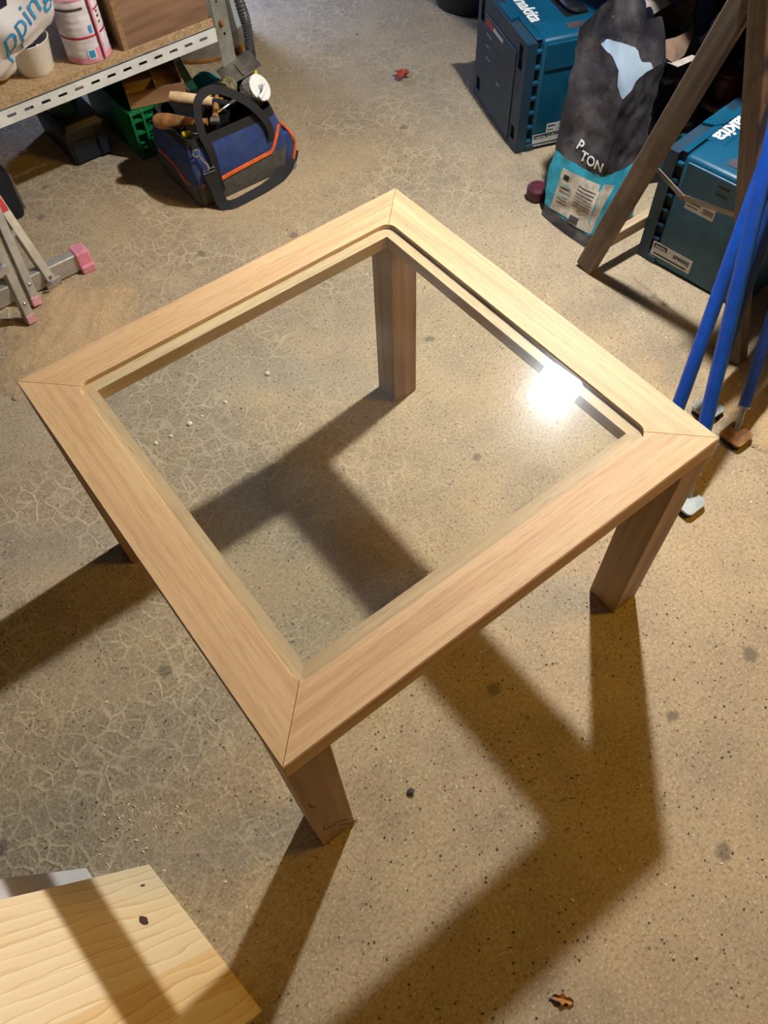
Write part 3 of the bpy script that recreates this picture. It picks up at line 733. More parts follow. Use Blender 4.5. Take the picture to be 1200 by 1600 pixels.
def cloth(name, label, loc, sx, sy, h, mat, seed):
    m = MB(); n = 22; g = [[None] * (n + 1) for _ in range(n + 1)]
    for i in range(n + 1):
        for j in range(n + 1):
            u, v = i / n * 2 - 1, j / n * 2 - 1; r = math.hypot(u, v)
            z = h * max(0, 1 - r ** 2.2) + .35 * h * abs(noise.noise(V((u * 2.4, v * 2.4, seed)))) * max(0, 1.15 - r) + .0015
            g[i][j] = m.bm.verts.new((u * sx * (1 + .12 * noise.noise(V((u * 2, v * 2, seed + 4)))), v * sy, max(z, .0012)))
    for i in range(n):
        for j in range(n): m.bm.faces.new((g[i][j], g[i + 1][j], g[i + 1][j + 1], g[i][j + 1]))
    r = bmesh.ops.extrude_face_region(m.bm, geom=m.bm.faces[:])
    for v in r['geom']:
        if isinstance(v, bmesh.types.BMVert): v.co.z = max(v.co.z - .0011, .0001)
    o = m.build(name, mat, None, True, loc); tag(o, label, 'cloth'); return o
cloth('grey_cloth', 'crumpled dark grey cloth heaped on the plank behind the trestle', (1.86, .48, .1785), .09, .09, .10, 'clothgrey', 2.)
cloth('rolled_sleeve', 'bunched grey and brown cloth on top of the navy bin', (1.80, .80, .463), .12, .10, .10, 'clothgrey', 8.)

# ------------------------------------------------------------------ shelf unit on the left
def shelf():
    t = thing('shelf_unit', 'slotted steel shelf with a chipboard deck at the upper left', 'shelf')
    part('deck', 'chipboard', t, lambda m: m.box((-.9, 1.490, .327), (.600, 2.05, .346), bevel=.0008))
    x0, x1 = -.9, .600
    fr = MB(); y = 1.486
    pitch = .0475; sl = .0245
    xs = [x0]; k = x1 - .030
    cuts = []
    while k - sl > x0 + .01: cuts.append((k - sl, k)); k -= pitch
    cuts = cuts[::-1]; zb, zt, s0, s1 = .288, .328, .304, .3115
    fr.box((x0, y - .002, zb), (x1, y, s0)); fr.box((x0, y - .002, s1), (x1, y, zt))
    prev = x0
    for a, b in cuts:
        fr.box((prev, y - .002, s0), (a, y, s1)); prev = b
    fr.box((prev, y - .002, s0), (x1, y, s1))
    fr.box((x0, y - .002, zt - .002), (x1, y + .002, zt)); fr.box((x0, y, zb), (x1, y + .03, zb + .002))
    fr.build('front_angle', 'shelfmetal', t)
    def up(x, yy):
        a = part('upright', 'galv', t, lambda m: (m.box((x, yy - .002, 0), (x + .045, yy, 1.25)), m.box((x + .043, yy, 0), (x + .045, yy + .045, 1.25))))
        return a
    a = up(.602, 1.488); up(.602, 2.02); up(-.93, 1.488); up(-.93, 2.02)
    part('bolt', 'rust', a, lambda m: m.lathe([(.009, 0), (.009, .004), (.005, .008)], 8, Matrix.Translation((.622, 1.486, .330)) @ Matrix.Rotation(PI / 2, 4, 'X')))
    part('hole', 'dark', a, lambda m: m.lathe([(.004, 0), (.004, .0006)], 8, Matrix.Translation((.626, 1.486, .300)) @ Matrix.Rotation(PI / 2, 4, 'X')))  # dark disc laid on the steel for the shade of a bolt hole
    part('hole', 'dark', a, lambda m: m.lathe([(.003, 0), (.003, .0006)], 8, Matrix.Translation((.619, 1.486, .385)) @ Matrix.Rotation(PI / 2, 4, 'X')))  # smaller disc, hole shade again given by colour only
shelf()
DZ = .3462
def ply_box():
    t = thing('plywood_box', 'plywood box standing on the chipboard shelf beside the paint tin', 'box', (.331, 1.497, DZ))
    W_, D_, H_ = .262, .25, .26
    part('front_panel', 'ply', t, lambda m: m.box((.014, 0, 0), (W_, .012, H_)))
    part('side_panel', 'plyedge', t, lambda m: m.box((0, -.001, 0), (.014, D_, H_)))
    part('side_panel', 'ply', t, lambda m: m.box((W_ - .012, .012, 0), (W_, D_, H_)))
    part('back_panel', 'ply', t, lambda m: m.box((.014, D_ - .012, 0), (W_ - .012, D_, H_)))
    part('bottom', 'ply', t, lambda m: m.box((.014, .012, 0), (W_ - .012, D_ - .012, .012)))
ply_box()
def tin():
    r, H_ = .058, .215; c = (.255, 1.550, DZ)
    t = thing('paint_tin', 'tall tin with pink and white ribbed label on the shelf', 'tin', c)
    prof = [(r * .97, 0), (r, .003)]; k = .02
    for i in range(12): prof += [(r, .012 + i * .0165), (r * .985, .016 + i * .0165), (r, .020 + i * .0165)]
    prof += [(r, H_), (r * .9, H_)]
    part('body', 'canwhite', t, lambda m: m.lathe(prof, 48), True)
    def band(z0, z1, mt, a0=0, a1=2 * PI, off=.0008, nm='label_band'):
        n = max(3, int(40 * (a1 - a0) / (2 * PI))); rr = r + off
        part(nm, mt, t, lambda m: m.loft([[V((q * math.cos(a0 + (a1 - a0) * k / n), q * math.sin(a0 + (a1 - a0) * k / n), z)) for z in (z0, z1)] for k in range(n + 1) for q in (rr,)], closed=False), True)
    band(.002, .016, 'canpink', PI, 2 * PI); band(.062, .067, 'canred', PI, 2 * PI); band(.115, .119, 'canred', 1.66 * PI, 2 * PI); band(.128, .134, 'grey_slot', PI, 1.5 * PI)
    band(.150, .154, 'canpink', PI, 1.55 * PI); band(.19, H_ - .002, 'canpink', PI, 1.55 * PI); band(.185, .191, 'canred', 1.66 * PI, 2 * PI)
    band(.003, .19, 'canbrown', 1.575 * PI, 1.615 * PI, .0014, 'seam'); band(.003, .19, 'canpink', 1.615 * PI, 1.65 * PI, .0012, 'seam_border')
    band(.012, .036, 'white', 1.38 * PI, 1.5 * PI, .0012); band(.015, .033, 'lightblue', 1.40 * PI, 1.48 * PI, .0016); band(.072, .09, 'lightblue', 1.50 * PI, 1.545 * PI, .0012)
    band(.01, .036, 'canpink', 1.5 * PI, 1.57 * PI, .0012)
    for z in (.083, .097, .108, .145): band(z, z + .005, 'canbrown', 1.7 * PI, 1.73 * PI, .0014, 'print_mark')
    part('lid', 'steel', t, lambda m: m.lathe([(r * .98, H_ - .002), (r * 1.02, H_), (r * 1.02, H_ + .005), (r * .9, H_ + .005), (r * .88, H_ + .001)], 40), True)
tin()
def tub():
    t = thing('plastic_tub', 'small off white plastic tub on the shelf under the carrier bag', 'tub', (.112, 1.566, DZ))
    part('body', 'tub', t, lambda m: m.lathe([(.040, 0), (.045, .006), (.056, .075), (.058, .078), (.055, .079), (.052, .074), (.042, .01)], 40), True)
    part('contents', 'dark', t, lambda m: m.lathe([(.046, .038), (.046, .042)], 24), True)
    part('knob', 'white', t, lambda m: m.lathe([(.008, .04), (.010, .055), (.004, .062)], 14, Matrix.Translation((.02, -.015, 0))), True)
tub()
def carrier():
    t = thing('carrier_bag', 'bulging white plastic carrier bag with blue lettering on the shelf', 'bag', (.012, 1.605, DZ))
    m = MB(); bmesh.ops.create_uvsphere(m.bm, u_segments=72, v_segments=48, radius=1)
    for v in m.bm.verts:
        p = v.co.copy(); z = p.z
        w = 1.0 + (.22 * z if z > 0 else .18 * z)
        q = V((p.x * .172 * w, p.y * .122 * w, (z + 1) * .165))
        fold = noise.noise(V((p.x * 1.4 + p.z * 1.6, p.y * 1.4, p.z * 1.2)) * 1.1)
        ridg = 1 - abs(noise.noise(V((p.x * 2 - p.z * 4, p.y * 2 + p.z, 3.)) * 1.1)) * 2
        low = max(0, .55 - (z + 1) * .5) * 2
        q += p * (.014 * fold + .006 * ridg * (.2 + low) + .005 * low * math.sin(26 * (z - .6 * p.x)))
        q.x += .55 * max(0., q.z - .02) ** 1.0; q.y -= .10 * q.z; lim = .046 + .130 * min(1., max(0., (q.z - .075) / .05)); q.x = min(q.x, lim + (q.x - lim) * .08); q.z = max(q.z, .0005); v.co = q
    b = m.build('bag_film', 'plasticbag', t, True)
    bvb = bvh_of(b); org = V((.012, 1.605, DZ))
    inv = Matrix.Translation(-org)
    out = V((.25, -.82, .52)).normalized(); ax = V((0, 0, 1)).cross(out).normalized(); ay = out.cross(ax)
    rot = .40; c = V((.100, 1.50, .490))
    f_ = frame(c, ax * math.cos(rot) + ay * math.sin(rot), ay * math.cos(rot) - ax * math.sin(rot), out)
    o = text('lettering', 'pping', .066, 'lightblue', t, f_, 0, proj=(bvb, -out, .0022)); o.data.transform(inv)
    o = text('lettering', 'pppp', .0001, 'lightblue', t, f_, 0) if False else None
    pf = c + ax * -.055 + ay * .06
    m = MB(); g = []
    for j in range(7):
        row = []
        for i in range(7):
            p = pf + ax * (.05 * (i / 6 - .5)) + ay * (.05 * (j / 6 - .5)) + ax * (.02 * (j / 6)); h = bvb.ray_cast(p + out * .3, -out); row.append(m.bm.verts.new((h[0] if h[0] else p) + out * .0018 - org))
        g.append(row)
    for j in range(6):
        for i in range(6): m.bm.faces.new((g[j][i], g[j][i + 1], g[j + 1][i + 1], g[j + 1][i]))
    m.build('print_block', 'navy', t, True)
carrier()

# drum and hose
def drum():
    t = thing('steel_drum', 'galvanised steel drum with a rusty base rim behind the shelf end', 'drum', (.822, 2.075, 0))
    r = .165
    part('body', 'galv', t, lambda m: m.lathe([(r * .985, .006), (r, .02), (r, .22), (r * 1.012, .23), (r, .24), (r, .50)], 56), True)
    part('base_rim', 'rust', t, lambda m: m.lathe([(r, 0), (r * 1.02, .003), (r * 1.02, .012), (r * 1.0, .015)], 56), True)
    part('lid', 'black', t, lambda m: m.lathe([(r * 1.01, .498), (r * 1.02, .52), (r * .5, .53)], 40), True)
    def lb(m):
        a0, a1, n = -.62 * PI + .28, -.62 * PI + 1.0, 14
        rows = [[V(((r + .0012) * math.cos(a0 + (a1 - a0) * k / n), (r + .0012) * math.sin(a0 + (a1 - a0) * k / n), z)) for z in (.07, .2)] for k in range(n + 1)]
        m.loft(rows, closed=False)
    part('label', 'liner', t, lb, True)
drum()
def hose():
    t = thing('flexible_hose', 'ribbed grey flexible vacuum hose curving down beside the drum', 'hose')
    pts = bez([(.80, 1.73, .018), (.845, 1.785, .020), (.872, 1.825, .04), (.885, 1.845, .11), (.872, 1.845, .20), (.86, 1.87, .36), (.87, 1.95, .56)], 26)
    rr = [.0158 + (.0022 if k % 3 == 0 else -.0010) for k in range(len(pts))]
    part('ribbed_tube', 'hose', t, lambda m: m.tube(pts, rr, 18), True)
hose()

# things under the shelf
def toolbox():
    t = thing('black_toolbox', 'low black plastic toolbox on the floor under the shelf', 'toolbox', (.135, 1.668, 0))
    W_, D_, H_ = .128, .26, .088
    part('body', 'black', t, lambda m: m.loft([rring(.006, W_ - .006, .006, D_ - .006, .01, 0), rring(0, W_, 0, D_, .012, H_)]), True)
    part('lid', 'black', t, lambda m: m.loft([rring(-.004, W_ + .004, -.004, D_ + .004, .014, H_ - .006), rring(-.004, W_ + .004, -.004, D_ + .004, .014, H_ + .018), rring(.008, W_ - .008, .008, D_ - .008, .012, H_ + .034)]), True)
    part('latch', 'darknavy', t, lambda m: m.box((W_ * .72, -.010, .012), (W_ * .92, -.001, H_ + .012), bevel=.002))
    part('front_panel', 'darknavy', t, lambda m: m.box((.012, -.0015, .01), (W_ * .66, .002, H_ - .014), bevel=.001))
    part('lid_inset', 'yellow', t, lambda m: m.box((.012, .11, H_ + .0335), (.035, .15, H_ + .036), bevel=.001))
toolbox()
def green_bucket():
    t = thing('green_bucket', 'dark green plastic bucket on top of the black toolbox', 'bucket', (.190, 1.765, .1222))
    part('body', 'green_d', t, lambda m: m.lathe([(.042, 0), (.055, .115), (.052, .115), (.040, .006)], 32), True)
    part('rim', 'green_d', t, lambda m: m.lathe([(.054, .108), (.060, .110), (.060, .118), (.053, .118)], 32, cap0=False, cap1=False), True)
    part('handle', 'zinc', t, lambda m: m.tube([(.06 * math.cos(a), -.012 - .05 * math.sin(a) * .7, .11 - .07 * math.sin(a)) for a in [PI * k / 14 for k in range(15)]], .002, 6))
green_bucket()
def crate():
    x0, y0, W_, D_, H_ = .312, 1.575, .22, .34, .145
    t = thing('green_crate', 'green plastic lattice crate on the floor behind the tool bag', 'crate', (x0, y0, 0))
    w = .008
    part('side_wall', 'green', t, lambda m: m.box((0, 0, 0), (.004, D_, H_)))
    part('side_wall', 'green', t, lambda m: m.box((W_ - .004, 0, 0), (W_, D_, H_)))
    part('back_wall', 'green', t, lambda m: m.box((.004, D_ - .004, 0), (W_ - .004, D_, H_)))
    part('base', 'green', t, lambda m: m.box((.004, .012, .001), (W_ - .004, D_ - .004, .005)))
    # lattice front: posts, rails and honeycomb
    for x in (.0, .036, .105, .174, W_ - w): part('post', 'green', t, lambda m: m.box((x, -.010, 0), (x + w, .012, H_), bevel=.001))
    for z in (.006, .040, .078, .115, .138): part('rail', 'green', t, lambda m: m.box((.006, -.008, z), (W_ - .006, .012, z + .005)))
    hexm = MB(); s_ = .0105
    for i in range(14):
        for j in range(9):
            cx, cz = .048 + i * s_ * 1.5 * 1.0, .014 + j * s_ * 1.732 * .8 + (i % 2) * s_ * .69
            if cx > W_ - .012 or cz > .125: continue
            for k in range(3):
                a, b = PI / 3 * k, PI / 3 * (k + 1)
                hexm.bar((cx + s_ * math.cos(a), .001, cz + s_ * .8 * math.sin(a)), (cx + s_ * math.cos(b), .001, cz + s_ * .8 * math.sin(b)), .003, .002)
    o = hexm.build('honeycomb_mesh', 'green', t); o['kind'] = 'stuff'
crate()
def tray():
    t = thing('wooden_tray', 'shallow wooden tray with dividers resting on the green crate', 'tray', (.330, 1.588, .1455), -.30)
    W_, D_, H_, w = .17, .19, .042, .006
    part('bottom', 'traywood', t, lambda m: m.box((w, w, 0), (W_ - w, D_ - w, .004)))
    for a, b in (((0, 0, 0), (W_, w, H_)), ((0, D_ - w, 0), (W_, D_, H_)), ((0, w, 0), (w, D_ - w, H_)), ((W_ - w, w, 0), (W_, D_ - w, H_))): part('wall', 'traywood', t, lambda m: m.box(a, b))
    part('divider', 'cutwood', t, lambda m: m.box((W_ * .52, w, .004), (W_ * .52 + .003, D_ - w, H_ - .002)))
    part('divider', 'cutwood', t, lambda m: m.box((w, D_ * .38, .004), (W_ * .52, D_ * .38 + .003, H_ - .004)))
tray()
def green_board():
    a, b = V((.555, 1.83, .175)), V((.520, 1.545, .152))
    t = thing('green_saw', 'dark green hand saw blade cover lying across the crate', 'saw cover', mat=frame(b, (a - b).normalized(), V((0, 0, 1)).cross((a - b).normalized()).normalized(), (a - b).normalized().cross(V((0, 0, 1)).cross((a - b).normalized()).normalized())))
    part('blade', 'green_d', t, lambda m: m.prism([(0, -.012), (.33, -.040), (.33, .012), (0, .014)], 0, .004))
    part('edge', 'steel', t, lambda m: m.box((0, .0135, -.001), (.33, .018, .005)))
    for i in range(4):
        for j in range(3): part('print_mark', 'label', t, lambda m: m.box((.15 + i * .022, -.018 + j * .008, .004), (.165 + i * .022, -.014 + j * .008, .0043)))
green_board()
def glove():
    t = thing('work_glove', 'crumpled turquoise work glove behind the tool bag', 'glove', (.592, 1.605, .0))
    m = MB(); bmesh.ops.create_uvsphere(m.bm, u_segments=28, v_segments=18, radius=1)
    for v in m.bm.verts: v.co = V((v.co.x * .05, v.co.y * .06, (v.co.z + 1) * .078))
    m.disp(.014, 26, 5.)
    for v in m.bm.verts: v.co.z = max(v.co.z, .001)
    m.build('palm', 'glove', t, True)
    for k in range(4):
        a = -.9 + k * .45; part('finger', 'glove', t, lambda m: m.tube([(.02 * math.sin(a), -.02, .11), (.045 * math.sin(a), -.05, .125), (.06 * math.sin(a) + .004, -.078, .105 - .006 * k)], [.012, .012, .009], 10), True)
    part('thumb', 'glove', t, lambda m: m.tube([(.03, 0, .10), (.055, -.02, .115), (.065, -.04, .105)], [.013, .012, .009], 10), True)
glove()

# ------------------------------------------------------------------ tool bag
BX0, BX1, BY0, BY1, BH = .335, .632, 1.246, 1.475, .195
def tool_bag():
    t = thing('tool_bag', 'navy and grey open tool bag with orange piping and black straps', 'tool bag')
    def sec(z):
        f = z / BH; i = .008 * math.sin(PI * min(1, f)) * -1 + .020 * max(0, f - .55)
        return rring(BX0 + i, BX1 - i, BY0 + i * .9, BY1 - i * .9, .022, z, 5)
    def wall(z0, z1, n, inset=0., ): return [[p for p in sec(z0 + (z1 - z0) * k / n)] for k in range(n + 1)]
    def crump(m, amp=.004):
        m.disp(amp, 18, 2.)
        for v in m.bm.verts: v.co.z = max(v.co.z, .0006)
    m = MB(); m.loft(wall(.0, .072, 6), cap0=True, cap1=False); crump(m); m.build('lower_panel', 'greyfab', t, True)
    m = MB(); m.loft(wall(.072, BH - .022, 8), cap0=False, cap1=False); crump(m); body = m.build('upper_panel', 'navyfab', t, True)
    m = MB(); m.loft(wall(BH - .022, BH, 3) + [[V((p.x * .985 + .015 * .4835, p.y * .985 + .015 * 1.36, BH)) for p in sec(BH)], [V((p.x * .97 + .03 * .4835, p.y * .97 + .03 * 1.36, BH - .03)) for p in sec(BH)], [V((p.x * .95 + .05 * .4835, p.y * .95 + .05 * 1.36, .06)) for p in sec(.06)]], cap0=False, cap1=True); crump(m); m.build('rim', 'webbing', t, True)
    # orange piping: along the front, dropping towards the ends like a pocket edge
    f = BY0 - .006
    part('piping', 'orange', t, lambda m: m.tube(bez([(.395, f - .002, .064), (.43, f - .002, .070), (.56, f - .002, .078), (.585, f - .002, .082), (.606, f - .001, .115), (.622, f + .004, .145)], 5), .004, 8, flat=(.003, .010), up=(0, 0, 1)))
    part('piping', 'orange', t, lambda m: m.tube(bez([(.356, f, .070), (.345, 1.25, .070), (.330, 1.285, .062), (.327, 1.31, .066), (.327, 1.345, .088), (.327, 1.44, .092)], 6), .004, 8))
    part('seam', 'webbing', t, lambda m: m.tube(bez([(.340, 1.248, .002), (.337, 1.243, .06), (.343, 1.247, .13), (.352, 1.254, .185)], 5), .0032, 8))
    # side pocket standing out at the right end
    part('side_pocket', 'navyfab', t, lambda m: (m.loft([rring(BX1 - .004, BX1 + .034, 1.262, 1.392, .014, .004, 3), rring(BX1 - .004, BX1 + .045, 1.258, 1.396, .014, .05, 3), rring(BX1 - .006, BX1 + .038, 1.262, 1.392, .014, .092, 3)])), True)
    part('piping', 'orange', t, lambda m: m.tube(bez([(BX1 + .03, 1.262, .004), (BX1 + .047, 1.266, .05), (BX1 + .036, 1.270, .094), (BX1 + .036, 1.385, .094)], 5), .0045, 8))
    part('piping', 'orange', t, lambda m: m.tube(bez([(BX1 - .004, 1.262, .12), (BX1 + .005, 1.30, .15), (BX1 + .004, 1.34, .155)], 5), .005, 8))
    # carrying handles
    W = .026
    part('handle', 'webbing', t, lambda m: m.tube(bez([(.402, f - .004, .03), (.398, f - .006, .09), (.396, f - .006, .16), (.388, f + .010, .215), (.405, f + .03, .275), (.45, f + .04, .29), (.50, f + .03, .27), (.55, f + .01, .225), (.585, f - .002, .165), (.588, f - .005, .12)], 6), 0, flat=(W * .85, .003), up=(0, 1, 0)))
    part('handle', 'webbing', t, lambda m: m.tube(bez([(.36, 1.455, .10), (.362, 1.458, .17), (.357, 1.445, .203), (.348, 1.41, .208), (.343, 1.37, .203), (.348, 1.34, .188)], 6), 0, flat=(W * .9, .003), up=(1, .3, 0)))
    # shoulder strap down the corner and along the floor
    part('shoulder_strap', 'webbing', t, lambda m: m.tube(bez([(.372, f - .010, .105), (.380, f - .016, .06), (.385, f - .030, .012), (.41, f - .047, .005), (.47, f - .046, .005), (.53, f - .040, .006), (.60, f - .018, .010), (.655, f + .02, .012), (.675, 1.275, .03)], 6), 0, flat=(.034, .003), up=(0, -1, .35)))
    part('buckle', 'chrome', t, lambda m: (m.tube([(.358, f - .010, .108), (.392, f - .012, .108), (.392, f - .012, .118), (.358, f - .010, .118), (.358, f - .010, .108)], .0022, 8), m.tube(bez([(.374, f - .012, .118), (.372, f - .016, .135), (.364, f - .012, .150), (.358, f - .008, .165)], 4), [.004] * 4 + [.0035] * 9, 8), m.tube([(.352 + .010 * math.cos(a), f - .006, .172 + .010 * math.sin(a)) for a in [2 * PI * k / 12 for k in range(13)]], .002, 6)), True)
    part('buckle', 'chrome', t, lambda m: m.tube([(.642, f - .018, .006), (.655, f - .006, .006), (.655, f - .006, .018), (.642, f - .018, .018), (.642, f - .018, .006)], .0018, 6))
tool_bag()
# tools in the bag
def turned(name, label, cat, p0, p1, prof, mat, extra=None):
    p0, p1 = V(p0), V(p1); z = (p1 - p0).normalized(); x = V((0, 0, 1)).cross(z).normalized(); y = z.cross(x); L = (p1 - p0).length
    t = thing(name, label, cat, mat=frame(p0, x, y, z))
    part('handle', mat, t, lambda m: m.lathe([(r, f * L) for f, r in prof], 22), True)
    if extra: extra(t, L)
    return t
def shank(r0, r1, l, mt, nm):
    return lambda t, L: part(nm, mt, t, lambda m: m.lathe([(r0, L - .002), (r0, L + l * .8), (r1, L + l)], 14), True)
turned('wooden_mallet', 'brown bulbous wooden tool handle at the left end of the tool bag', 'hand tool', (.318, 1.392, .205), (.400, 1.318, .205),
       [(0, .004), (.02, .014), (.12, .020), (.35, .021), (.6, .017), (.85, .012), (1, .011)], 'handle', shank(.009, .009, .04, 'rust', 'ferrule'))
turned('wood_chisel', 'pale wooden handled tool lying across the open tool bag', 'hand tool', (.400, 1.440, .222), (.486, 1.352, .212),
       [(0, .008), (.02, .014), (.2, .0165), (.6, .016), (.9, .014), (1, .013)], 'palehandle', shank(.011, .009, .05, 'black', 'shank'))
turned('screwdriver', 'chrome screwdriver shaft poking out of the tool bag', 'screwdriver', (.56, 1.318, .218), (.515, 1.312, .213), [(0, .006), (.3, .008), (1, .006)], 'black', shank(.0035, .0035, .06, 'chrome', 'shaft'))
turned('brown_brush', 'brown wooden brush handle with a silver ferrule inside the tool bag', 'brush', (.51, 1.372, .212), (.455, 1.292, .205), [(0, .006), (.3, .010), (.7, .007), (1, .010)], 'handle', lambda t, L: part('ferrule', 'chrome', t, lambda m: m.box((-.013, -.005, L), (.013, .005, L + .02), bevel=.001)))
turned('yellow_driver', 'small yellow handled driver at the left of the tool bag', 'screwdriver', (.352, 1.300, .195), (.375, 1.290, .192), [(0, .006), (.2, .009), (.8, .009), (1, .006)], 'yellow', shank(.003, .003, .03, 'chrome', 'shaft'))
turned('yellow_bit_holder', 'tiny yellow and black driver in the middle of the tool bag', 'screwdriver', (.478, 1.390, .222), (.490, 1.372, .215), [(0, .005), (.2, .008), (1, .008)], 'yellow', shank(.006, .006, .03, 'black', 'shaft'))
def plate():
    o, bx, cx_ = V((.583, 1.500, .205)), V((.690, 1.482, .235)), V((.552, 1.395, .205))
    x = (bx - o).normalized(); y = (cx_ - o); y = (y - x * y.dot(x)).normalized(); z = x.cross(y)
    if z.z < 0: z = -z
    t = thing('steel_plate', 'dull grey square steel plate leaning out of the back of the tool bag', 'plate', mat=frame(o, x, y, x.cross(y)))
    part('sheet', 'steel', t, lambda m: m.box((0, 0, -.0015), (.112, .105, .0015), bevel=.0006))
    part('stiffener', 'steel', t, lambda m: m.box((.052, .03, -.006), (.058, .104, -.0015)))
plate()
def reel():
    c = V((.618, 1.322, .215)); z = V((.35, -.65, .55)).normalized(); x = V((0, 0, 1)).cross(z).normalized(); y = z.cross(x)
    t = thing('wire_reel', 'white plastic reel of shiny wire at the right end of the tool bag', 'reel', mat=frame(c, x, y, z))
    part('flange', 'white', t, lambda m: m.lathe([(.008, .004), (.036, .004), (.037, .006), (.036, .009), (.008, .009)], 36), True)
    def w(m):
        m.lathe([(.02, -.045), (.036, -.04), (.040, -.02), (.036, .002), (.02, .004)], 40); m.disp(.005, 90, 1.)
    part('winding', 'cling', t, w)
    part('spindle', 'white', t, lambda m: m.tube([(0, 0, .006), (-.004, -.004, .03), (-.03, -.012, .034), (-.052, -.014, .030)], [.009, .007, .005, .006], 12), True)
reel()
tw = MB(); bmesh.ops.create_uvsphere(tw.bm, u_segments=24, v_segments=16, radius=1)
for v in tw.bm.verts: v.co = V((v.co.x * .026, v.co.y * .024, (v.co.z) * .026)); v.co *= 1 + .12 * math.sin(v.co.x * 600 + v.co.y * 300)
two = tw.build('twine_ball', plain('khaki_twine', (120, 112, 82), .9, 0, .3, 120, .6), None, True, (.560, 1.392, .212)); tag(two, 'ball of khaki twine beside the wire reel in the tool bag', 'twine')
tl_ = MB(); tl_.prism([(-.006, 0), (.006, 0), (.010, .03), (.002, .045), (-.008, .03)], 0, .003, Matrix.Translation((.665, 1.415, .20)) @ Matrix.Rotation(.6, 4, 'X')); to_ = tl_.build('yellow_tag', 'yellow'); tag(to_, 'yellow plastic tag sticking up behind the wire reel', 'tag')
cc_ = thing('combination_square', 'black hand tool with brown grip under the bag handle', 'hand tool', (.50, 1.36, .19), -.6)
part('grip', 'handle', cc_, lambda m: m.box((-.03, -.012, .0), (.02, .008, .024), bevel=.003)); part('blade', 'black', cc_, lambda m: m.box((-.012, -.05, .004), (.03, -.012, .014), bevel=.002))

# ------------------------------------------------------------------ stepladder
def ladder():
    t = thing('stepladder', 'aluminium stepladder with pink feet standing at the left edge', 'stepladder')
    up_ = V((.02, .055, .22)).normalized()
    rails = (((-.252, 1.128, 0), (-.236, 1.163, .20)), ((-.214, 1.178, 0), (-.190, 1.252, .20)), ((-.146, 1.2085, .004), (-.163, 1.300, .20)))
    for i, (a, b) in enumerate(rails):
        a, b = V(a), V(b); d = (b - a).normalized(); y = V((1, .25, 0)); y = (y - d * y.dot(d)).normalized(); z = d.cross(y); L = 1.15
        m = MB(); m.box((.018, -.0115, -.012), (L, .0115, .012), bevel=.0015); o = m.build('rail', 'alu', t); o.matrix_world = frame(a, d, y, z)
        if i < 2:
            m = MB(); m.box((0, -.013, -.0135), (.024, .013, .0135), bevel=.002); f = m.build('foot', 'pinkdust', t); f.matrix_world = frame(a + V((0, 0, .004)), d, y, z)
        m = MB(); m.lathe([(.005, .0), (.005, .002), (.002, .004)], 10, frame((0, 0, 0), (1, 0, 0), (0, 1, 0), (0, 0, 1)));
        bo = m.build('bolt', 'chrome', t); bo.matrix_world = frame(a + d * (.06 if i < 2 else .03) + z * (-.012 if z.y > 0 else .012), y, d, -z if z.y > 0 else z)
    for h in (.16, .45, .75, 1.0):
        p = [V(r[0]) + (V(r[1]) - V(r[0])).normalized() * (h / .95) for r in rails]
        part('tread', 'alu', t, lambda m: m.bar(p[0] + V((-.006, 0, 0)), p[0] + V((-.34, -.10, 0)), .05, .018))
        part('hinge_strut', 'alu', t, lambda m: m.bar(p[1], p[2], .006, .014))
    # stabiliser bar along the floor with pink end cap
    part('stabiliser_bar', 'alu', t, lambda m: m.box((-.62, 1.222, .004), (-.050, 1.252, .056), bevel=.003))
    part('end_cap', 'pink', t, lambda m: (m.box((-.062, 1.214, 0), (-.024, 1.260, .060), bevel=.004, seg=2), m.box((-.062, 1.206, 0), (-.024, 1.218, .022), bevel=.003)))
    part('bracket', 'alu', t, lambda m: m.box((-.165, 1.2135, .002), (-.122, 1.2215, .024), bevel=.001))
    part('bolt', 'chrome', t, lambda m: m.lathe([(.008, 0), (.008, .004), (.004, .008)], 10, Matrix.Translation((-.152, 1.1985, .030)) @ Matrix.Rotation(PI / 2, 4, 'X')))
    part('red_sticker', 'red', t, lambda m: m.bar((-.1625, 1.2985, .197), (-.166, 1.319, .240), .016, .0265))
ladder()
def black_case():
    t = thing('black_case', 'black plastic case edge standing left of the stepladder', 'case', (-.078, 1.555, 0), .08)
    part('shell', 'darknavy', t, lambda m: m.loft([rring(-.30, 0, 0, .12, .02, 0), rring(-.31, .004, -.004, .124, .02, .02), rring(-.31, .004, -.004, .124, .02, .14), rring(-.29, -.016, .012, .108, .02, .15)]), True)
    part('trim', 'steel', t, lambda m: m.tube([(.004, .0, .02), (.0045, .0, .13)], .003, 6))
black_case()

# ------------------------------------------------------------------ floor litter
def leaf(name, label, loc, L, W, mat, rot, curl):
    m = MB(); n = 14; top = []; bot = []
    rs = []
    for i in range(n + 1):
        f = i / n; w = W * math.sin(PI * min(1, f * .96 + .02)) ** .8 * (1 + .35 * math.sin(f * 17)); zc = curl * (math.sin(f * 5) * .5 + .5) + .002
        rs.append([V(((f - .5) * L, k * w, zc + abs(k) * curl * 1.2)) for k in (-1, -.5, 0, .5, 1)])
    m.loft(rs, closed=False)
    r = bmesh.ops.extrude_face_region(m.bm, geom=m.bm.faces[:])
    for v in r['geom']:
        if isinstance(v, bmesh.types.BMVert): v.co.z -= .0008
    o = m.build(name, mat, None, True, loc); o.rotation_euler = (0, 0, rot); tag(o, label, 'leaf'); return o
leaf('dry_leaf', 'crumpled red brown leaf on the floor beyond the table', (1.204, 1.412, .0002), .062, .022, 'leafred', .6, .010)
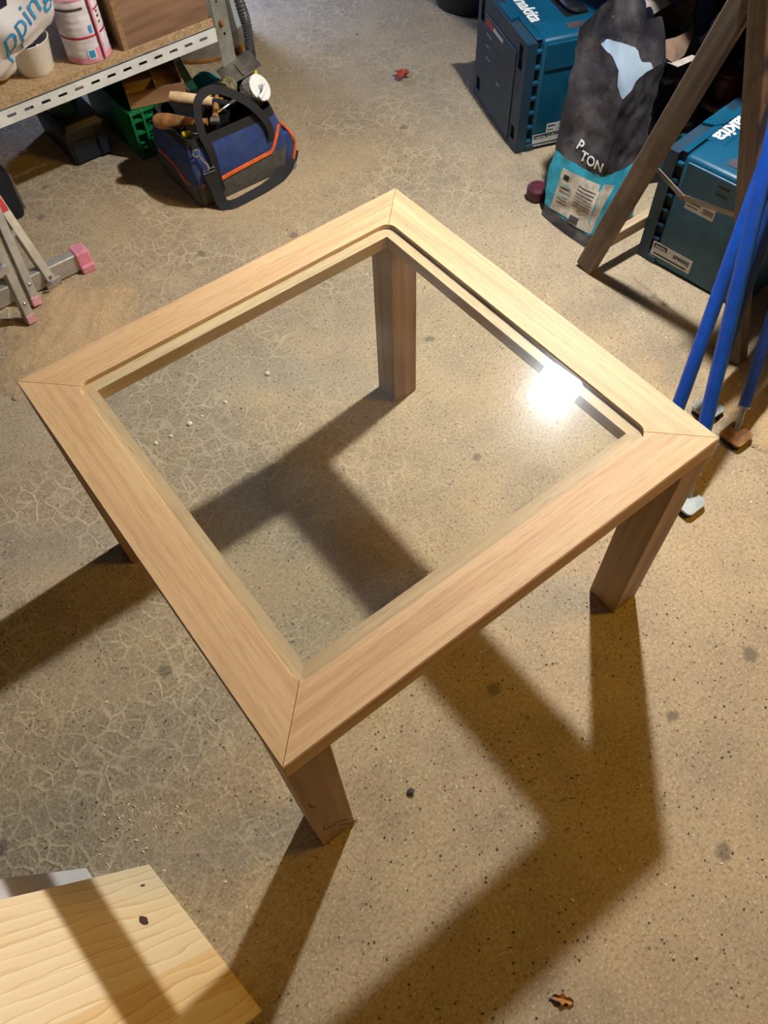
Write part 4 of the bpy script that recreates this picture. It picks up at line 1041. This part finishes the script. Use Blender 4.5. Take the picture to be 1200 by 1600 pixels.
leaf('dry_leaf', 'curled tan leaf on the floor below the table shadow', (-.218, -.785, .0002), .034, .006, 'leafbrown', -.9, .003)
def pebble(label, loc, r, seed, cat='stone', mat='stone'):
    m = MB(); bmesh.ops.create_icosphere(m.bm, subdivisions=2, radius=r)
    for v in m.bm.verts: v.co *= 1 + .3 * noise.noise(v.co.normalized() * 1.5 + V((seed, 0, 0))); v.co.z *= .6
    zmin = min(v.co.z for v in m.bm.verts)
    o = m.build('pebble', mat, None, False, (loc[0], loc[1], -zmin)); tag(o, label, cat)
pebble('small dark pebble on the floor right of the front table leg', (-.21, -.402), .0065, 1)
pebble('pale wood crumb under the glass left of the back leg', (.13, .585), .006, 5, 'wood chip', 'palechip')
for k, (x, y, r) in enumerate(((-.188, .569, .0045), (-.151, .565, .004), (-.098, .569, .006), (-.063, .572, .0035), (.002, .573, .0045))):
    m = MB(); bmesh.ops.create_icosphere(m.bm, subdivisions=2, radius=r)
    for v in m.bm.verts: v.co *= 1 + .4 * noise.noise(v.co.normalized() * 1.3 + V((k * 3.1, 0, 0))); v.co.z *= .5
    o = m.build('wood_crumb', 'palechip', None, False, (x, y, 0)); o.location.z = -min(v.co.z for v in o.data.vertices)
    tag(o, ('first', 'second', 'third', 'fourth', 'fifth')[k] + ' pale wood crumb from the left table rail, seen through the glass', 'wood chip', 'pale crumbs under the glass')
def scatter(name, label, n, spots, mat, seed, smin, smax):
    rnd = random.Random(seed); m = MB(); bm = m.bm
    for i in range(n):
        cx, cy, rad = spots[rnd.randrange(len(spots))]
        a = rnd.uniform(0, 2 * PI); d = rad * math.sqrt(rnd.random()); x, y = cx + d * math.cos(a), cy + d * math.sin(a)
        L, W = rnd.uniform(smin, smax), rnd.uniform(.0006, .0018); th = rnd.uniform(0, PI); c, s_ = math.cos(th), math.sin(th); z = rnd.uniform(.0003, .0016)
        q = [(-L / 2, -W), (L / 2, -W * .6), (L / 2, W * .6), (-L / 2, W)]
        lo_ = [bm.verts.new((x + u * c - v * s_, y + u * s_ + v * c, .0001)) for u, v in q]
        hi_ = [bm.verts.new((x + u * c - v * s_, y + u * s_ + v * c, z + (.002 * rnd.random() if k in (1, 2) else 0))) for k, (u, v) in enumerate(q)]
        for k in range(4): bm.faces.new((lo_[k], lo_[(k + 1) % 4], hi_[(k + 1) % 4], hi_[k]))
        bm.faces.new(hi_)
    o = m.build(name, mat); tag(o, label, 'shavings', kind='stuff'); return o
scatter('pale_shavings', 'pale wood shavings and crumbs scattered over the floor', 420, [(0, 0, .9), (-.5, -.1, .45), (-.3, .95, .3), (.3, .6, .5), (.9, .4, .4), (.0, -.6, .45), (.95, -.3, .25), (-.62, -.16, .08)], 'palechip', 5, .0012, .006)
scatter('dark_grit', 'dark grit and splinters scattered over the floor', 900, [(0, 0, .9), (.2, -.6, .4), (-.45, .1, .35), (.5, .9, .6), (-.25, -.5, .3)], 'stone', 9, .0012, .004)
def sawdust_mat():
    t = NT('sawdust_drift'); o = t.co.outputs['Object']
    sp = t.new('ShaderNodeSeparateXYZ'); t.l(o, sp.inputs[0])
    zz = t.math('ADD', sp.outputs[2], t.math('MULTIPLY', t.noise(o, 60, 5, .7), .008))
    col = t.ramp(t.noise(o, 240, 4, .7), [(.3, (176, 144, 102)), (.7, (222, 192, 148))])
    base = t.ramp(t.noise(o, 150, 4, .7), [(.3, (140, 120, 94)), (.6, (182, 160, 128))])
    col = t.mix(t.val(zz, .003, .011), base, col)
    t.bump(t.noise(o, 200, 5, .7), .8, .004); return t.done(col, .95)
M['sawdust_drift'] = sawdust_mat()
def mound(name, label, loc, sx, sy, h, rot, seed):
    m = MB(); n = 60; g = [[None] * (n + 1) for _ in range(n + 1)]
    for i in range(n + 1):
        for j in range(n + 1):
            u, v = i / n * 2 - 1, j / n * 2 - 1; r = math.hypot(u, v) + .28 * noise.noise(V((u * 2.2, v * 2.2, seed))) + .16 * noise.noise(V((u * 6, v * 6, seed))) + .12 * noise.noise(V((u * 15, v * 15, seed)))
            z = h * (max(0, 1 - r) ** 1.0) * (.75 + .4 * noise.noise(V((u * 5, v * 5, seed)))) + .0045 * abs(noise.noise(V((u * 13, v * 17, seed)))) + .0022 * noise.noise(V((u * 26, v * 26, seed))) * (1 if r < .95 else 0) - (.0012 if r > .9 else 0)
            g[i][j] = m.bm.verts.new((u * sx, v * sy, z))
    for i in range(n):
        for j in range(n): m.bm.faces.new((g[i][j], g[i + 1][j], g[i + 1][j + 1], g[i][j + 1]))
    o = m.build(name, 'sawdust_drift', None, True, loc); o.rotation_euler = (0, 0, rot); tag(o, label, 'sawdust', kind='stuff')
mound('sawdust_heap', 'low heap of sawdust between the stepladder and the table', (-.19, 1.03, 0), .24, .17, .017, .5, 2.)
mound('sawdust_heap', 'sawdust heap around the foot of the blue stand', (1.02, -.235, 0), .17, .14, .020, .2, 6.)
